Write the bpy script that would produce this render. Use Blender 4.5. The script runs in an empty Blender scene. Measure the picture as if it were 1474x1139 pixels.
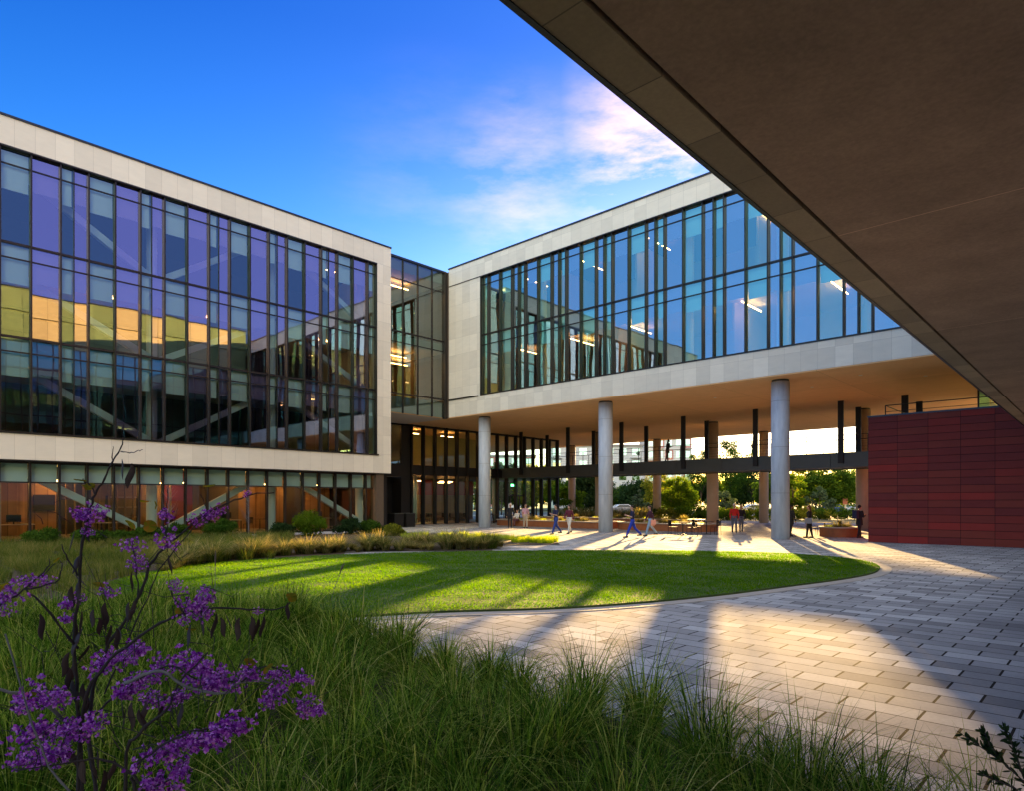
import bpy, math, random
import numpy as np
from mathutils import Vector, Matrix
R = math.radians
random.seed(7); rng = np.random.default_rng(7)
sc = bpy.context.scene
col = sc.collection

# ------------------------------------------------------------------ camera frame
F = 938.0; CX = 737.0; CY = 722.0; CH = 1.95
UX, UY = .7284, .6854           # world components of camera-right
FX, FY = -.6852, .7281          # world components of camera-forward
def P(px, py, z):               # photo pixel at camera depth z -> world point
    cx = (px-CX)/F; cy = (CY-py)/F
    return Vector(((cx*UX+FX)*z, (cx*UY+FY)*z, CH+cy*z))
def G(px, py, h=0.0):           # photo pixel on the plane Z=h
    z = F*(CH-h)/(py-CY)
    return P(px, py, z)

# ------------------------------------------------------------------ helpers
def tag(o, label=None, cat=None, group=None, kind=None):
    if label: o['label'] = label
    if cat: o['category'] = cat
    if group: o['group'] = group
    if kind: o['kind'] = kind
    elif cat: o['kind'] = 'thing'
    return o
def worg(p):
    v = Vector((0,0,0))
    while p is not None:
        v += p.location; p = p.parent
    return v
def link(name, me, mat, parent=None, loc=None):
    o = bpy.data.objects.new(name, me); col.objects.link(o)
    if mat is not None and not me.materials: me.materials.append(mat)
    if parent is not None: o.parent = parent
    if loc is not None: o.location = loc
    return o
def empty(name, loc, label, cat, group=None, rz=0):
    o = bpy.data.objects.new(name, None); col.objects.link(o)
    o.location = loc; o.rotation_euler[2] = rz; o.empty_display_size = .3
    return tag(o, label, cat, group)
def copy_tree(o, parent=None):
    c = o.copy(); col.objects.link(c)
    if parent is not None: c.parent = parent
    for ch in list(o.children): copy_tree(ch, c)
    return c

class MB:
    def __init__(s): s.v = []; s.f = []; s.smooth = False
    def quad(s, a, b, c, d):
        n = len(s.v); s.v += [tuple(a), tuple(b), tuple(c), tuple(d)]; s.f.append((n, n+1, n+2, n+3)); return s
    def poly(s, pts):
        n = len(s.v); s.v += [tuple(p) for p in pts]; s.f.append(tuple(range(n, n+len(pts)))); return s
    def box(s, x0, x1, y0, y1, z0, z1):
        if x0 > x1: x0, x1 = x1, x0
        if y0 > y1: y0, y1 = y1, y0
        if z0 > z1: z0, z1 = z1, z0
        n = len(s.v)
        s.v += [(x0,y0,z0),(x1,y0,z0),(x1,y1,z0),(x0,y1,z0),(x0,y0,z1),(x1,y0,z1),(x1,y1,z1),(x0,y1,z1)]
        s.f += [tuple(n+i for i in q) for q in ((0,3,2,1),(4,5,6,7),(0,1,5,4),(1,2,6,5),(2,3,7,6),(3,0,4,7))]
        return s
    def tube(s, pts, rad, n=10, caps=True, sq=(1,1)):
        pts = [Vector(p) for p in pts]
        if not hasattr(rad, '__len__'): rad = [rad]*len(pts)
        base = len(s.v); prev = None
        for i, p in enumerate(pts):
            t = (pts[min(i+1, len(pts)-1)] - pts[max(i-1, 0)])
            if t.length < 1e-9: t = Vector((0,0,1))
            t.normalize()
            if prev is None:
                a = Vector((1,0,0)) if abs(t.x) < .9 else Vector((0,1,0))
                a = (a - t*a.dot(t)).normalized()
            else:
                a = (prev - t*prev.dot(t)).normalized()
            prev = a; b = t.cross(a)
            for k in range(n):
                an = 2*math.pi*k/n
                q = p + (a*math.cos(an)*sq[0] + b*math.sin(an)*sq[1])*rad[i]
                s.v.append(tuple(q))
        for i in range(len(pts)-1):
            for k in range(n):
                k2 = (k+1) % n
                s.f.append((base+i*n+k, base+i*n+k2, base+(i+1)*n+k2, base+(i+1)*n+k))
        if caps:
            s.f.append(tuple(base+k for k in reversed(range(n))))
            m = base+(len(pts)-1)*n
            s.f.append(tuple(m+k for k in range(n)))
        return s
    def capsule(s, a, b, ra, rb, n=12, sq=(1,1)):
        a = Vector(a); b = Vector(b); d = (b-a)
        if d.length < 1e-6: d = Vector((0,0,1e-4)); b = a+d
        u = d.normalized(); pts = []; rad = []
        for t in (0, .25, .5, .75, .93):
            an = math.pi/2*(1-t); pts.append(a - u*ra*math.sin(an)); rad.append(max(ra*math.cos(an), ra*.08))
        pts.append(a); rad.append(ra); pts.append(b); rad.append(rb)
        for t in (.93, .75, .5, .25, 0):
            an = math.pi/2*(1-t); pts.append(b + u*rb*math.sin(an)); rad.append(max(rb*math.cos(an), rb*.08))
        return s.tube(pts, rad, n, True, sq)
    def ball(s, c, r, n=12, m=8):
        c = Vector(c)
        if not hasattr(r, '__len__'): r = (r, r, r)
        base = len(s.v)
        for i in range(m+1):
            th = math.pi*i/m
            for k in range(n):
                ph = 2*math.pi*k/n
                s.v.append((c.x+r[0]*math.sin(th)*math.cos(ph), c.y+r[1]*math.sin(th)*math.sin(ph), c.z+r[2]*math.cos(th)))
        for i in range(m):
            for k in range(n):
                k2 = (k+1) % n
                s.f.append((base+i*n+k, base+(i+1)*n+k, base+(i+1)*n+k2, base+i*n+k2))
        return s
    def mesh(s, name, org=None, smooth=False):
        me = bpy.data.meshes.new(name)
        v = s.v if org is None else [(a-org[0], b-org[1], c-org[2]) for a, b, c in s.v]
        me.from_pydata(v, [], s.f); me.update()
        if smooth: me.polygons.foreach_set('use_smooth', [True]*len(me.polygons))
        return me
    def build(s, name, mat, parent=None, smooth=False, local=False, loc=None, bevel=0):
        org = None
        if parent is not None and not local: org = worg(parent)
        o = link(name, s.mesh(name, org, smooth), mat, parent, loc)
        if bevel:
            b = o.modifiers.new('bevel', 'BEVEL'); b.width = bevel; b.segments = 2; b.limit_method = 'ANGLE'
        return o

def np_mesh(name, V, Fq, mat, parent=None, smooth=False):
    """V (N,3) float, Fq (M,k) int"""
    me = bpy.data.meshes.new(name)
    k = Fq.shape[1]
    me.vertices.add(len(V)); me.vertices.foreach_set('co', np.ascontiguousarray(V, dtype=np.float32).ravel())
    me.loops.add(len(Fq)*k); me.loops.foreach_set('vertex_index', np.ascontiguousarray(Fq, dtype=np.int32).ravel())
    me.polygons.add(len(Fq))
    me.polygons.foreach_set('loop_start', np.arange(0, len(Fq)*k, k, dtype=np.int32))
    me.polygons.foreach_set('loop_total', np.full(len(Fq), k, dtype=np.int32))
    if smooth: me.polygons.foreach_set('use_smooth', np.ones(len(Fq), dtype=bool))
    me.update(calc_edges=True); me.validate()
    return link(name, me, mat, parent) if mat is not None else me

# ------------------------------------------------------------------ materials
def nm(name):
    m = bpy.data.materials.new(name); m.use_nodes = True
    t = m.node_tree; t.nodes.clear()
    out = t.nodes.new('ShaderNodeOutputMaterial')
    return m, t, out
def N(t, kind, **kw):
    n = t.nodes.new(kind)
    for k, v in kw.items():
        if k in ('operation','blend_type','data_type','noise_dimensions','musgrave_type','feature','distribution','mode','interpolation','vector_type','use_clamp','clamp','offset','offset_frequency'): setattr(n, k, v)
        else: n.inputs[k].default_value = v
    return n
def L(t, a, b): t.links.new(a, b)
def math_(t, op, a, b=None, clamp=False):
    n = t.nodes.new('ShaderNodeMath'); n.operation = op; n.use_clamp = clamp
    for i, x in enumerate((a, b)):
        if x is None: continue
        if isinstance(x, (int, float)): n.inputs[i].default_value = x
        else: L(t, x, n.inputs[i])
    return n.outputs[0]
def ramp(t, fac, stops):
    r = t.nodes.new('ShaderNodeValToRGB')
    el = r.color_ramp.elements
    while len(el) < len(stops): el.new(.5)
    for e, (p, c) in zip(el, stops):
        e.position = p; e.color = (*c, 1)
    L(t, fac, r.inputs[0]); return r.outputs[0]
def mixc(t, fac, a, b, bt='MIX'):
    n = t.nodes.new('ShaderNodeMix'); n.data_type = 'RGBA'; n.blend_type = bt
    for idx, x in ((0, fac), (6, a), (7, b)):
        if isinstance(x, (int, float)): n.inputs[idx].default_value = x
        elif isinstance(x, tuple): n.inputs[idx].default_value = (*x, 1) if len(x) == 3 else x
        else: L(t, x, n.inputs[idx])
    return n.outputs[2]
def coords(t): return t.nodes.new('ShaderNodeTexCoord').outputs['Object']
def noise(t, vec, scale, detail=4, rough=.55, out='Fac'):
    n = t.nodes.new('ShaderNodeTexNoise'); n.inputs['Scale'].default_value = scale
    n.inputs['Detail'].default_value = detail; n.inputs['Roughness'].default_value = rough
    if vec is not None: L(t, vec, n.inputs['Vector'])
    return n.outputs[out]
def pbsdf(t, color, rough=.6, metal=0, spec=.5, normal=None):
    b = t.nodes.new('ShaderNodeBsdfPrincipled')
    if isinstance(color, tuple): b.inputs['Base Color'].default_value = (*color, 1)
    else: L(t, color, b.inputs['Base Color'])
    if isinstance(rough, (int, float)): b.inputs['Roughness'].default_value = rough
    else: L(t, rough, b.inputs['Roughness'])
    b.inputs['Metallic'].default_value = metal
    b.inputs['Specular IOR Level'].default_value = spec
    if normal is not None: L(t, normal, b.inputs['Normal'])
    return b
def bump(t, h, strength=.3, dist=.01):
    b = t.nodes.new('ShaderNodeBump'); b.inputs['Strength'].default_value = strength
    b.inputs['Distance'].default_value = dist; L(t, h, b.inputs['Height']); return b.outputs[0]

def simple(name, c, rough=.6, metal=0, var=.12, scale=6, spec=.4, bumps=0):
    m, t, out = nm(name); v = coords(t)
    n = noise(t, v, scale, 5)
    c2 = mixc(t, n, tuple(x*(1-var) for x in c), tuple(min(1, x*(1+var)) for x in c))
    nrm = bump(t, noise(t, v, scale*8, 3), bumps, .01) if bumps else None
    L(t, pbsdf(t, c2, rough, metal, spec, nrm).outputs[0], out.inputs[0]); return m
def emis(name, c, s):
    m, t, out = nm(name); e = t.nodes.new('ShaderNodeEmission')
    e.inputs[0].default_value = (*c, 1); e.inputs[1].default_value = s
    L(t, e.outputs[0], out.inputs[0]); return m

def panel(name, c, w, h, zoff, uoff=0, var=.1, joint=.006, jdark=.45, rough=.65, mottle=.1, palette=None, plane='wall', bond=0.0, bstr=.4, spec=.35):
    """jointed panels: u along the wall (x+y), v up; or plane='floor': u=x, v=y"""
    m, t, out = nm(name); v = coords(t)
    s = t.nodes.new('ShaderNodeSeparateXYZ'); L(t, v, s.inputs[0])
    if plane == 'wall':
        u = math_(t, 'ADD', s.outputs[0], s.outputs[1]); vv = s.outputs[2]
    else: u = s.outputs[0]; vv = s.outputs[1]
    vs = math_(t, 'DIVIDE', math_(t, 'SUBTRACT', vv, zoff), h); vi = math_(t, 'FLOOR', vs)
    us = math_(t, 'DIVIDE', math_(t, 'SUBTRACT', u, uoff), w)
    if bond:
        us = math_(t, 'ADD', us, math_(t, 'MULTIPLY', math_(t, 'MODULO', math_(t, 'ABSOLUTE', vi), 2), bond))
    ui = math_(t, 'FLOOR', us)
    fu = math_(t, 'MULTIPLY', math_(t, 'SUBTRACT', .5, math_(t, 'ABSOLUTE', math_(t, 'SUBTRACT', math_(t, 'SUBTRACT', us, ui), .5))), w)
    fv = math_(t, 'MULTIPLY', math_(t, 'SUBTRACT', .5, math_(t, 'ABSOLUTE', math_(t, 'SUBTRACT', math_(t, 'SUBTRACT', vs, vi), .5))), h)
    d = math_(t, 'MINIMUM', fu, fv)
    if isinstance(joint, tuple):
        d = math_(t, 'MINIMUM', math_(t, 'DIVIDE', fu, joint[0]), math_(t, 'DIVIDE', fv, joint[1]))
        jm = math_(t, 'LESS_THAN', d, 1.0)
    else: jm = math_(t, 'LESS_THAN', d, joint)
    cb = t.nodes.new('ShaderNodeCombineXYZ'); L(t, ui, cb.inputs[0]); L(t, vi, cb.inputs[1])
    wn = t.nodes.new('ShaderNodeTexWhiteNoise'); wn.noise_dimensions = '2D'; L(t, cb.outputs[0], wn.inputs['Vector'])
    if palette: base = ramp(t, wn.outputs['Value'], palette)
    else: base = mixc(t, wn.outputs['Value'], tuple(x*(1-var) for x in c), tuple(min(1, x*(1+var)) for x in c))
    mp = t.nodes.new('ShaderNodeMapping'); mp.inputs['Scale'].default_value = (1, 1, 3) if plane == 'wall' else (1, 1, 1); L(t, v, mp.inputs[0])
    n1 = noise(t, mp.outputs[0], 1.3, 7, .65); n2 = noise(t, mp.outputs[0], 26, 4)
    nn = math_(t, 'ADD', math_(t, 'MULTIPLY', n1, .6), math_(t, 'MULTIPLY', n2, .4))
    base = mixc(t, 1.0, base, ramp(t, nn, [(.3, (1-mottle*2,)*3), (.7, (1+mottle*.0,)*3)]), 'MULTIPLY')
    colr = mixc(t, jm, base, tuple(x*jdark for x in c))
    hgt = math_(t, 'SUBTRACT', math_(t, 'MULTIPLY', nn, .25), jm)
    L(t, pbsdf(t, colr, rough, 0, spec, bump(t, hgt, bstr, .01)).outputs[0], out.inputs[0]); return m

def glass(name, trans, refl, base=.3, wob=.02, rough=.0, fres=1.0):
    m, t, out = nm(name)
    v = coords(t)
    geo = t.nodes.new('ShaderNodeNewGeometry')
    mp = t.nodes.new('ShaderNodeMapping'); L(t, geo.outputs['Position'], mp.inputs[0]); mp.inputs['Scale'].default_value = (1, 1, .55)
    nz = noise(t, mp.outputs[0], .55, 1.5, .4)
    nr0 = bump(t, nz, wob, 1.0)
    oi = t.nodes.new('ShaderNodeObjectInfo'); wn = t.nodes.new('ShaderNodeTexWhiteNoise'); wn.noise_dimensions = '1D'; L(t, oi.outputs['Random'], wn.inputs['W'])
    sb = t.nodes.new('ShaderNodeVectorMath'); sb.operation = 'MULTIPLY_ADD'; L(t, wn.outputs['Color'], sb.inputs[0]); sb.inputs[1].default_value = (.006, .006, .006); L(t, nr0, sb.inputs[2])
    s2 = t.nodes.new('ShaderNodeVectorMath'); s2.operation = 'SUBTRACT'; L(t, sb.outputs[0], s2.inputs[0]); s2.inputs[1].default_value = (.003, .003, .003)
    s3 = t.nodes.new('ShaderNodeVectorMath'); s3.operation = 'NORMALIZE'; L(t, s2.outputs[0], s3.inputs[0]); nr = s3.outputs[0]
    tr = t.nodes.new('ShaderNodeBsdfTransparent'); tr.inputs[0].default_value = (*trans, 1)
    gl = t.nodes.new('ShaderNodeBsdfGlossy'); gl.inputs[0].default_value = (*refl, 1); gl.inputs['Roughness'].default_value = rough
    L(t, nr, gl.inputs['Normal'])
    fr = t.nodes.new('ShaderNodeFresnel'); fr.inputs[0].default_value = 1.5
    fac = math_(t, 'ADD', math_(t, 'MULTIPLY', fr.outputs[0], fres), base, True)
    mx = t.nodes.new('ShaderNodeMixShader'); L(t, fac, mx.inputs[0]); L(t, tr.outputs[0], mx.inputs[1]); L(t, gl.outputs[0], mx.inputs[2])
    L(t, mx.outputs[0], out.inputs[0]); return m

def leafmat(name, stops, trans=.45, rough=.5, tcol=1.6, isl=.55, scale=.8):
    """foliage: random tone per leaf plus a slow drift through the plant"""
    m, t, out = nm(name)
    geo = t.nodes.new('ShaderNodeNewGeometry')
    n = noise(t, geo.outputs['Position'], scale, 3)
    f = math_(t, 'ADD', math_(t, 'MULTIPLY', geo.outputs['Random Per Island'], isl), math_(t, 'MULTIPLY', n, 1.05-isl), True)
    c = ramp(t, f, stops)
    d = t.nodes.new('ShaderNodeBsdfDiffuse'); L(t, c, d.inputs[0])
    tr = t.nodes.new('ShaderNodeBsdfTranslucent')
    tc = mixc(t, 1.0, c, (tcol*1.15, tcol, tcol*.45), 'MULTIPLY'); L(t, tc, tr.inputs[0])
    mx = t.nodes.new('ShaderNodeMixShader'); mx.inputs[0].default_value = trans
    L(t, d.outputs[0], mx.inputs[1]); L(t, tr.outputs[0], mx.inputs[2])
    gl = t.nodes.new('ShaderNodeBsdfGlossy'); gl.inputs['Roughness'].default_value = rough; gl.inputs[0].default_value = (.35, .45, .12, 1)
    m2 = t.nodes.new('ShaderNodeMixShader'); m2.inputs[0].default_value = .007
    L(t, mx.outputs[0], m2.inputs[1]); L(t, gl.outputs[0], m2.inputs[2])
    L(t, m2.outputs[0], out.inputs[0]); return m

STONE_L = panel('stone_left', (.79, .73, .59), .78, 1.3, 18.13, var=.07, joint=.005, jdark=.6, mottle=.06)
STONE_R = panel('stone_right', (.80, .76, .62), .78, 1.2286, 18.16, var=.09, joint=.005, jdark=.6, mottle=.08)
STONE_W = panel('stone_wing', (.76, .60, .26), 1.8, 1.85, 16.9, var=.16, joint=.02, jdark=.35, mottle=.16)
STONE_E = panel('stone_edge', (.52, .36, .20), 9, .92, .3, var=.18, joint=.006, jdark=.4, mottle=.15, plane='floor')
RED = panel('red_panels', (.14, .030, .022), 1.22, .332, 0, uoff=0, joint=(.007, .009), jdark=.12, mottle=.12, rough=.6, bstr=.6, spec=.15,
            palette=[(0, (.16, .026, .022)), (.35, (.19, .028, .021)), (.6, (.21, .038, .023)), (.8, (.22, .030, .021)), (1, (.29, .030, .021))])
METAL = simple('dark_bronze_metal', (.035, .030, .027), .38, .6, .15, 3)
METAL_D = simple('blackened_steel', (.016, .015, .014), .5, .3, .2, 4)
METAL_G = simple('grey_steel', (.085, .09, .08), .45, .5, .15, 2)
COPING = simple('coping_metal', (.04, .045, .055), .4, .6, .1, 2)
CONC = None
WHITE = simple('white_paint', (.78, .80, .78), .55, 0, .04, 3)
BLIND = simple('blind_fabric', (.84, .88, .86), .8, 0, .04, 2)
SOFFIT = panel('soffit_stucco', (.94, .58, .27), 5.4, 5.4, 5.3, uoff=-1.5, var=.04, joint=.010, jdark=.55, mottle=.07, plane='floor', rough=.8)
SOFFIT_W = panel('wing_soffit_stucco', (.60, .37, .23), 40, 5.43, 7.74, uoff=-20, var=.03, joint=.007, jdark=1.6, mottle=.22, plane='floor', rough=.85, bstr=.5)
DARK = simple('dark_interior', (.045, .04, .042), .8)
FLOOR_IN = simple('interior_floor', (.20, .16, .12), .6)
CEIL_IN = simple('interior_ceiling', (.62, .56, .48), .8, 0, .03, 2)
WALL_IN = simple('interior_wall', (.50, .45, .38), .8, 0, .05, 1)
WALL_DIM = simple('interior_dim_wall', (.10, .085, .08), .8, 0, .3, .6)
WOOD_IN = panel('wood_panels', (.32, .19, .095), .6, 4, 0, var=.25, joint=.012, jdark=.2, mottle=.12)
TEAL = glass('teal_glass', (.78, 1.0, .98), (.55, .95, 1.0), .13, .006)
PURP = glass('violet_glass', (.56, .54, .72), (.78, .78, .98), .32, .006)
TEAL_R = glass('blue_glass', (.62, 1.0, .92), (.46, .92, .93), .24, .008)
PURP_R = glass('deep_blue_glass', (.40, .48, .62), (.55, .80, .93), .32, .008)
CLEAR = glass('clear_glass', (.74, .92, .86), (.8, .92, .92), .0, .003, 0, .75)
LINKG = glass('green_glass', (.45, .58, .50), (.72, .88, .86), .16, .015)
LAMP = emis('warm_lamp', (1.0, .45, .14), 5.0)
LAMP2 = emis('warm_lamp_strong', (1.0, .40, .11), 7.5)
EXIT = emis('green_exit_lamp', (.1, 1.0, .25), 3.0)
CORTEN = simple('weathered_steel', (.30, .105, .035), .75, 0, .35, 3, bumps=.2)
BENCHT = simple('bench_top', (.42, .34, .24), .7, 0, .1, 4)
SOIL = simple('soil', (.05, .036, .022), .95, 0, .4, 3, bumps=.5)
BARK = simple('bark', (.085, .06, .045), .9, 0, .35, 6, bumps=.4)
BARK_D = simple('dark_bark', (.030, .022, .022), .85, 0, .3, 30, bumps=.4)
BARK_G = simple('grey_bark', (.15, .14, .14), .8, 0, .3, 30, bumps=.4)
KERB = simple('kerb_concrete', (.34, .31, .27), .85, 0, .12, 5, bumps=.2)

def concrete():
    m, t, out = nm('board_concrete'); v = coords(t)
    mp = t.nodes.new('ShaderNodeMapping'); mp.inputs['Scale'].default_value = (2.5, 2.5, .5); L(t, v, mp.inputs[0])
    n = noise(t, mp.outputs[0], 1.6, 8, .65)
    c = ramp(t, n, [(.3, (.37, .42, .47)), (.55, (.50, .56, .61)), (.75, (.62, .66, .68))])
    s = t.nodes.new('ShaderNodeSeparateXYZ'); L(t, v, s.inputs[0])
    r = math_(t, 'FRACT', math_(t, 'DIVIDE', s.outputs[2], 2.35))
    j = math_(t, 'LESS_THAN', r, .006)
    c = mixc(t, j, c, (.18, .18, .18))
    L(t, pbsdf(t, c, .7, 0, .35, bump(t, noise(t, v, 14, 5), .25, .01)).outputs[0], out.inputs[0]); return m
CONC = concrete()
CONC_BOUNCE = simple('tan_concrete', (.50, .40, .28), .75, 0, .18, 2, bumps=.2)  # warm bounced light put into the concrete colour of the rear columns

def paver_mat():
    m = panel('paver', (.36, .33, .29), .66, .33, 9.02, uoff=-3.02+.02, var=.1, joint=(.012, .0085), jdark=.07, mottle=.17, rough=.95, plane='floor', bond=.5, bstr=.5, spec=.05,
              palette=[(0, (.24, .24, .245)), (.3, (.33, .335, .34)), (.65, (.39, .395, .40)), (1, (.52, .53, .53))])
    return m
PAVER = paver_mat()

# ------------------------------------------------------------------ world, sun, camera
SUN_PX = 1035.0; SUN_EL = math.atan(.138)
cxs = (SUN_PX-CX)/F
sd = Vector((cxs*UX+FX, cxs*UY+FY, 0)).normalized()
sun_dir = (sd*math.cos(SUN_EL) + Vector((0,0,1))*math.sin(SUN_EL)).normalized()   # toward the sun
w = bpy.data.worlds.new('World'); sc.world = w; w.use_nodes = True
wt = w.node_tree; wt.nodes.clear()
wo = wt.nodes.new('ShaderNodeOutputWorld'); bg = wt.nodes.new('ShaderNodeBackground')
sky = wt.nodes.new('ShaderNodeTexSky'); sky.sky_type = 'NISHITA'; sky.sun_disc = False
sky.sun_elevation = SUN_EL
# sun_rotation r places the sun toward (sin r, cos r)
sky.sun_rotation = math.atan2(sd.x, sd.y)
sky.air_density = 1.0; sky.dust_density = .6; sky.ozone_density = 3.0
tcw = wt.nodes.new('ShaderNodeTexCoord').outputs['Generated']
# clouds: thin pink-white veil in the sky around one direction
def dirn(px, py):
    v = P(px, py, 1.0) - Vector((0,0,CH)); return v.normalized()
nrmz = wt.nodes.new('ShaderNodeVectorMath'); nrmz.operation = 'NORMALIZE'; L(wt, tcw, nrmz.inputs[0])
def spot(px, py, r0, r1):
    d = wt.nodes.new('ShaderNodeVectorMath'); d.operation = 'DISTANCE'
    L(wt, nrmz.outputs[0], d.inputs[0]); d.inputs[1].default_value = dirn(px, py)
    mr = wt.nodes.new('ShaderNodeMapRange'); mr.interpolation_type = 'SMOOTHSTEP'
    mr.inputs['From Min'].default_value = r1; mr.inputs['From Max'].default_value = r0
    L(wt, d.outputs['Value'], mr.inputs['Value']); return mr.outputs[0]
mpw = wt.nodes.new('ShaderNodeMapping'); L(wt, nrmz.outputs[0], mpw.inputs[0]); mpw.inputs['Scale'].default_value = (1.0, 1.0, 3.4)
mpw.inputs['Rotation'].default_value = (.25, .1, .3)
cn0 = noise(wt, mpw.outputs[0], 4.6, 9, .62)
cn = ramp(wt, cn0, [(.40, (0,0,0)), (.72, (1,1,1))])
mask = math_(wt, 'MAXIMUM', spot(975, 225, .02, .20), math_(wt, 'MULTIPLY', spot(760, 275, .01, .17), .28))
mask = math_(wt, 'MAXIMUM', mask, math_(wt, 'MULTIPLY', spot(640, 280, .02, .2), .06))
cf = math_(wt, 'MULTIPLY', cn, mask, True)
skyc = wt.nodes.new('ShaderNodeHueSaturation'); skyc.inputs['Saturation'].default_value = 1.3; L(wt, sky.outputs[0], skyc.inputs['Color'])
sz0 = wt.nodes.new('ShaderNodeSeparateXYZ'); L(wt, nrmz.outputs[0], sz0.inputs[0])
tint = mixc(wt, 1.0, skyc.outputs[0], ramp(wt, sz0.outputs[2], [(.08, (.56, .56, .66)), (.30, (.46, .50, .66)), (.44, (.34, .39, .62)), (.58, (.24, .29, .56)), (1, (.24, .29, .56))]), 'MULTIPLY')
cl = wt.nodes.new('ShaderNodeMix'); cl.data_type = 'RGBA'; cl.clamp_factor = True
L(wt, cf, cl.inputs[0]); L(wt, tint, cl.inputs[6]); cl.inputs[7].default_value = (4.6, 2.9, 3.3, 1)
sz = wt.nodes.new('ShaderNodeSeparateXYZ'); L(wt, nrmz.outputs[0], sz.inputs[0])
hi = wt.nodes.new('ShaderNodeMapRange'); hi.interpolation_type = 'SMOOTHSTEP'; hi.inputs['From Min'].default_value = .70; hi.inputs['From Max'].default_value = .92; L(wt, sz.outputs[2], hi.inputs['Value'])
veil = math_(wt, 'MULTIPLY', hi.outputs[0], math_(wt, 'ADD', math_(wt, 'MULTIPLY', cn, .5), .5))
c2 = wt.nodes.new('ShaderNodeMix'); c2.data_type = 'RGBA'; L(wt, veil, c2.inputs[0]); L(wt, cl.outputs[2], c2.inputs[6]); c2.inputs[7].default_value = (5.0, 5.0, 5.2, 1)  # bright overhead cloud, out of view, added to fill the shaded ground
# unseen sky patches added behind the viewer to tint reflections and fill the facades
def wspot(v, r0, r1):
    d = wt.nodes.new('ShaderNodeVectorMath'); d.operation = 'DISTANCE'; L(wt, nrmz.outputs[0], d.inputs[0]); d.inputs[1].default_value = Vector(v).normalized()
    mr = wt.nodes.new('ShaderNodeMapRange'); mr.interpolation_type = 'SMOOTHSTEP'; mr.inputs['From Min'].default_value = r1; mr.inputs['From Max'].default_value = r0
    L(wt, d.outputs['Value'], mr.inputs['Value']); return mr.outputs[0]
e1 = mixc(wt, math_(wt, 'MULTIPLY', wspot((1, .25, .5), .15, .85), .85), c2.outputs[2], (.62, .68, 1.85))
e2 = mixc(wt, math_(wt, 'MULTIPLY', wspot((-.25, -1, .3), .2, 1.0), .8), e1, (.75, 1.5, 2.9))
e3 = mixc(wt, math_(wt, 'MULTIPLY', wspot((.75, -.75, .35), .1, .75), .9), e2, (8.6, 7.9, 5.9))
L(wt, e3, bg.inputs[0]); bg.inputs[1].default_value = .10
L(wt, bg.outputs[0], wo.inputs[0])

sl = bpy.data.lights.new('sun', 'SUN'); sl.energy = 5.0; sl.angle = R(.5); sl.color = (1.0, .62, .23)
so = bpy.data.objects.new('sun', sl); col.objects.link(so)
so.rotation_euler = sun_dir.to_track_quat('Z', 'Y').to_euler(); so.location = sun_dir*60

cam = bpy.data.cameras.new('camera'); co = bpy.data.objects.new('camera', cam); col.objects.link(co); sc.camera = co
co.location = (0, 0, CH); co.rotation_euler = (R(90), 0, math.asin(.6852))
cam.sensor_width = 36; cam.lens = F/1474*36; cam.shift_y = (CY-569.5)/1474; cam.clip_end = 3000; cam.clip_start = .05
sc.view_settings.view_transform = 'Standard'; sc.view_settings.look = 'None'; sc.view_settings.gamma = 1
sc.view_settings.exposure = 2.72
sc.cycles.max_bounces = 8; sc.cycles.diffuse_bounces = 4; sc.cycles.glossy_bounces = 4; sc.cycles.transparent_max_bounces = 16
sc.cycles.transmission_bounces = 4; sc.cycles.caustics_reflective = False; sc.cycles.caustics_refractive = False
sc.cycles.sample_clamp_indirect = 6; sc.cycles.blur_glossy = .5
sc.cycles.use_denoising = True

# ------------------------------------------------------------------ ground
m, t, out = nm('far_ground'); v = coords(t)
c = ramp(t, noise(t, v, .05, 6), [(.35, (.05, .075, .025)), (.6, (.12, .11, .06))])
L(t, pbsdf(t, c, .95).outputs[0], out.inputs[0]); GROUND = m
mb = MB(); mb.quad((-1500,-900,-.03), (900,-900,-.03), (900,1500,-.03), (-1500,1500,-.03)); tag(mb.build('ground', GROUND), kind='structure')
mb = MB(); mb.quad((-60,-16,0), (16,-16,0), (16,61.5,0), (-60,61.5,0)); tag(mb.build('paving', PAVER), kind='structure')

def resample(pts, n, closed=True):
    pts = [Vector(p) for p in pts]
    out = []; m_ = len(pts)
    for i in range(m_):
        p0, p1, p2, p3 = pts[(i-1) % m_], pts[i], pts[(i+1) % m_], pts[(i+2) % m_]
        for k in range(n):
            u = k/n
            out.append(.5*((2*p1)+(-p0+p2)*u+(2*p0-5*p1+4*p2-p3)*u*u+(-p0+3*p1-3*p2+p3)*u*u*u))
    return out
lawn_px = [(440,893),(640,884),(800,879),(930,870),(1040,859),(1140,846),(1220,835),(1262,825),(1258,814),(1200,804),(1100,798),(950,795),(800,795),(640,797),(520,800),(400,806),(290,815),(190,832),(140,856),(230,885)]
lawn = resample([G(x, y) for x, y in lawn_px], 8)
lawn = [Vector((p.x, p.y, 0)) for p in lawn]
def offset_poly(pts, d):
    n = len(pts); o = []
    for i in range(n):
        t_ = (pts[(i+1) % n]-pts[i-1]).normalized(); o.append(pts[i]+Vector((t_.y, -t_.x, 0))*d)
    return o
area = sum(lawn[i].x*lawn[(i+1) % len(lawn)].y-lawn[(i+1) % len(lawn)].x*lawn[i].y for i in range(len(lawn)))
sgn = 1 if area > 0 else -1
kerb_o = offset_poly(lawn, .30*sgn)
mb = MB(); n = len(lawn)
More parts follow.
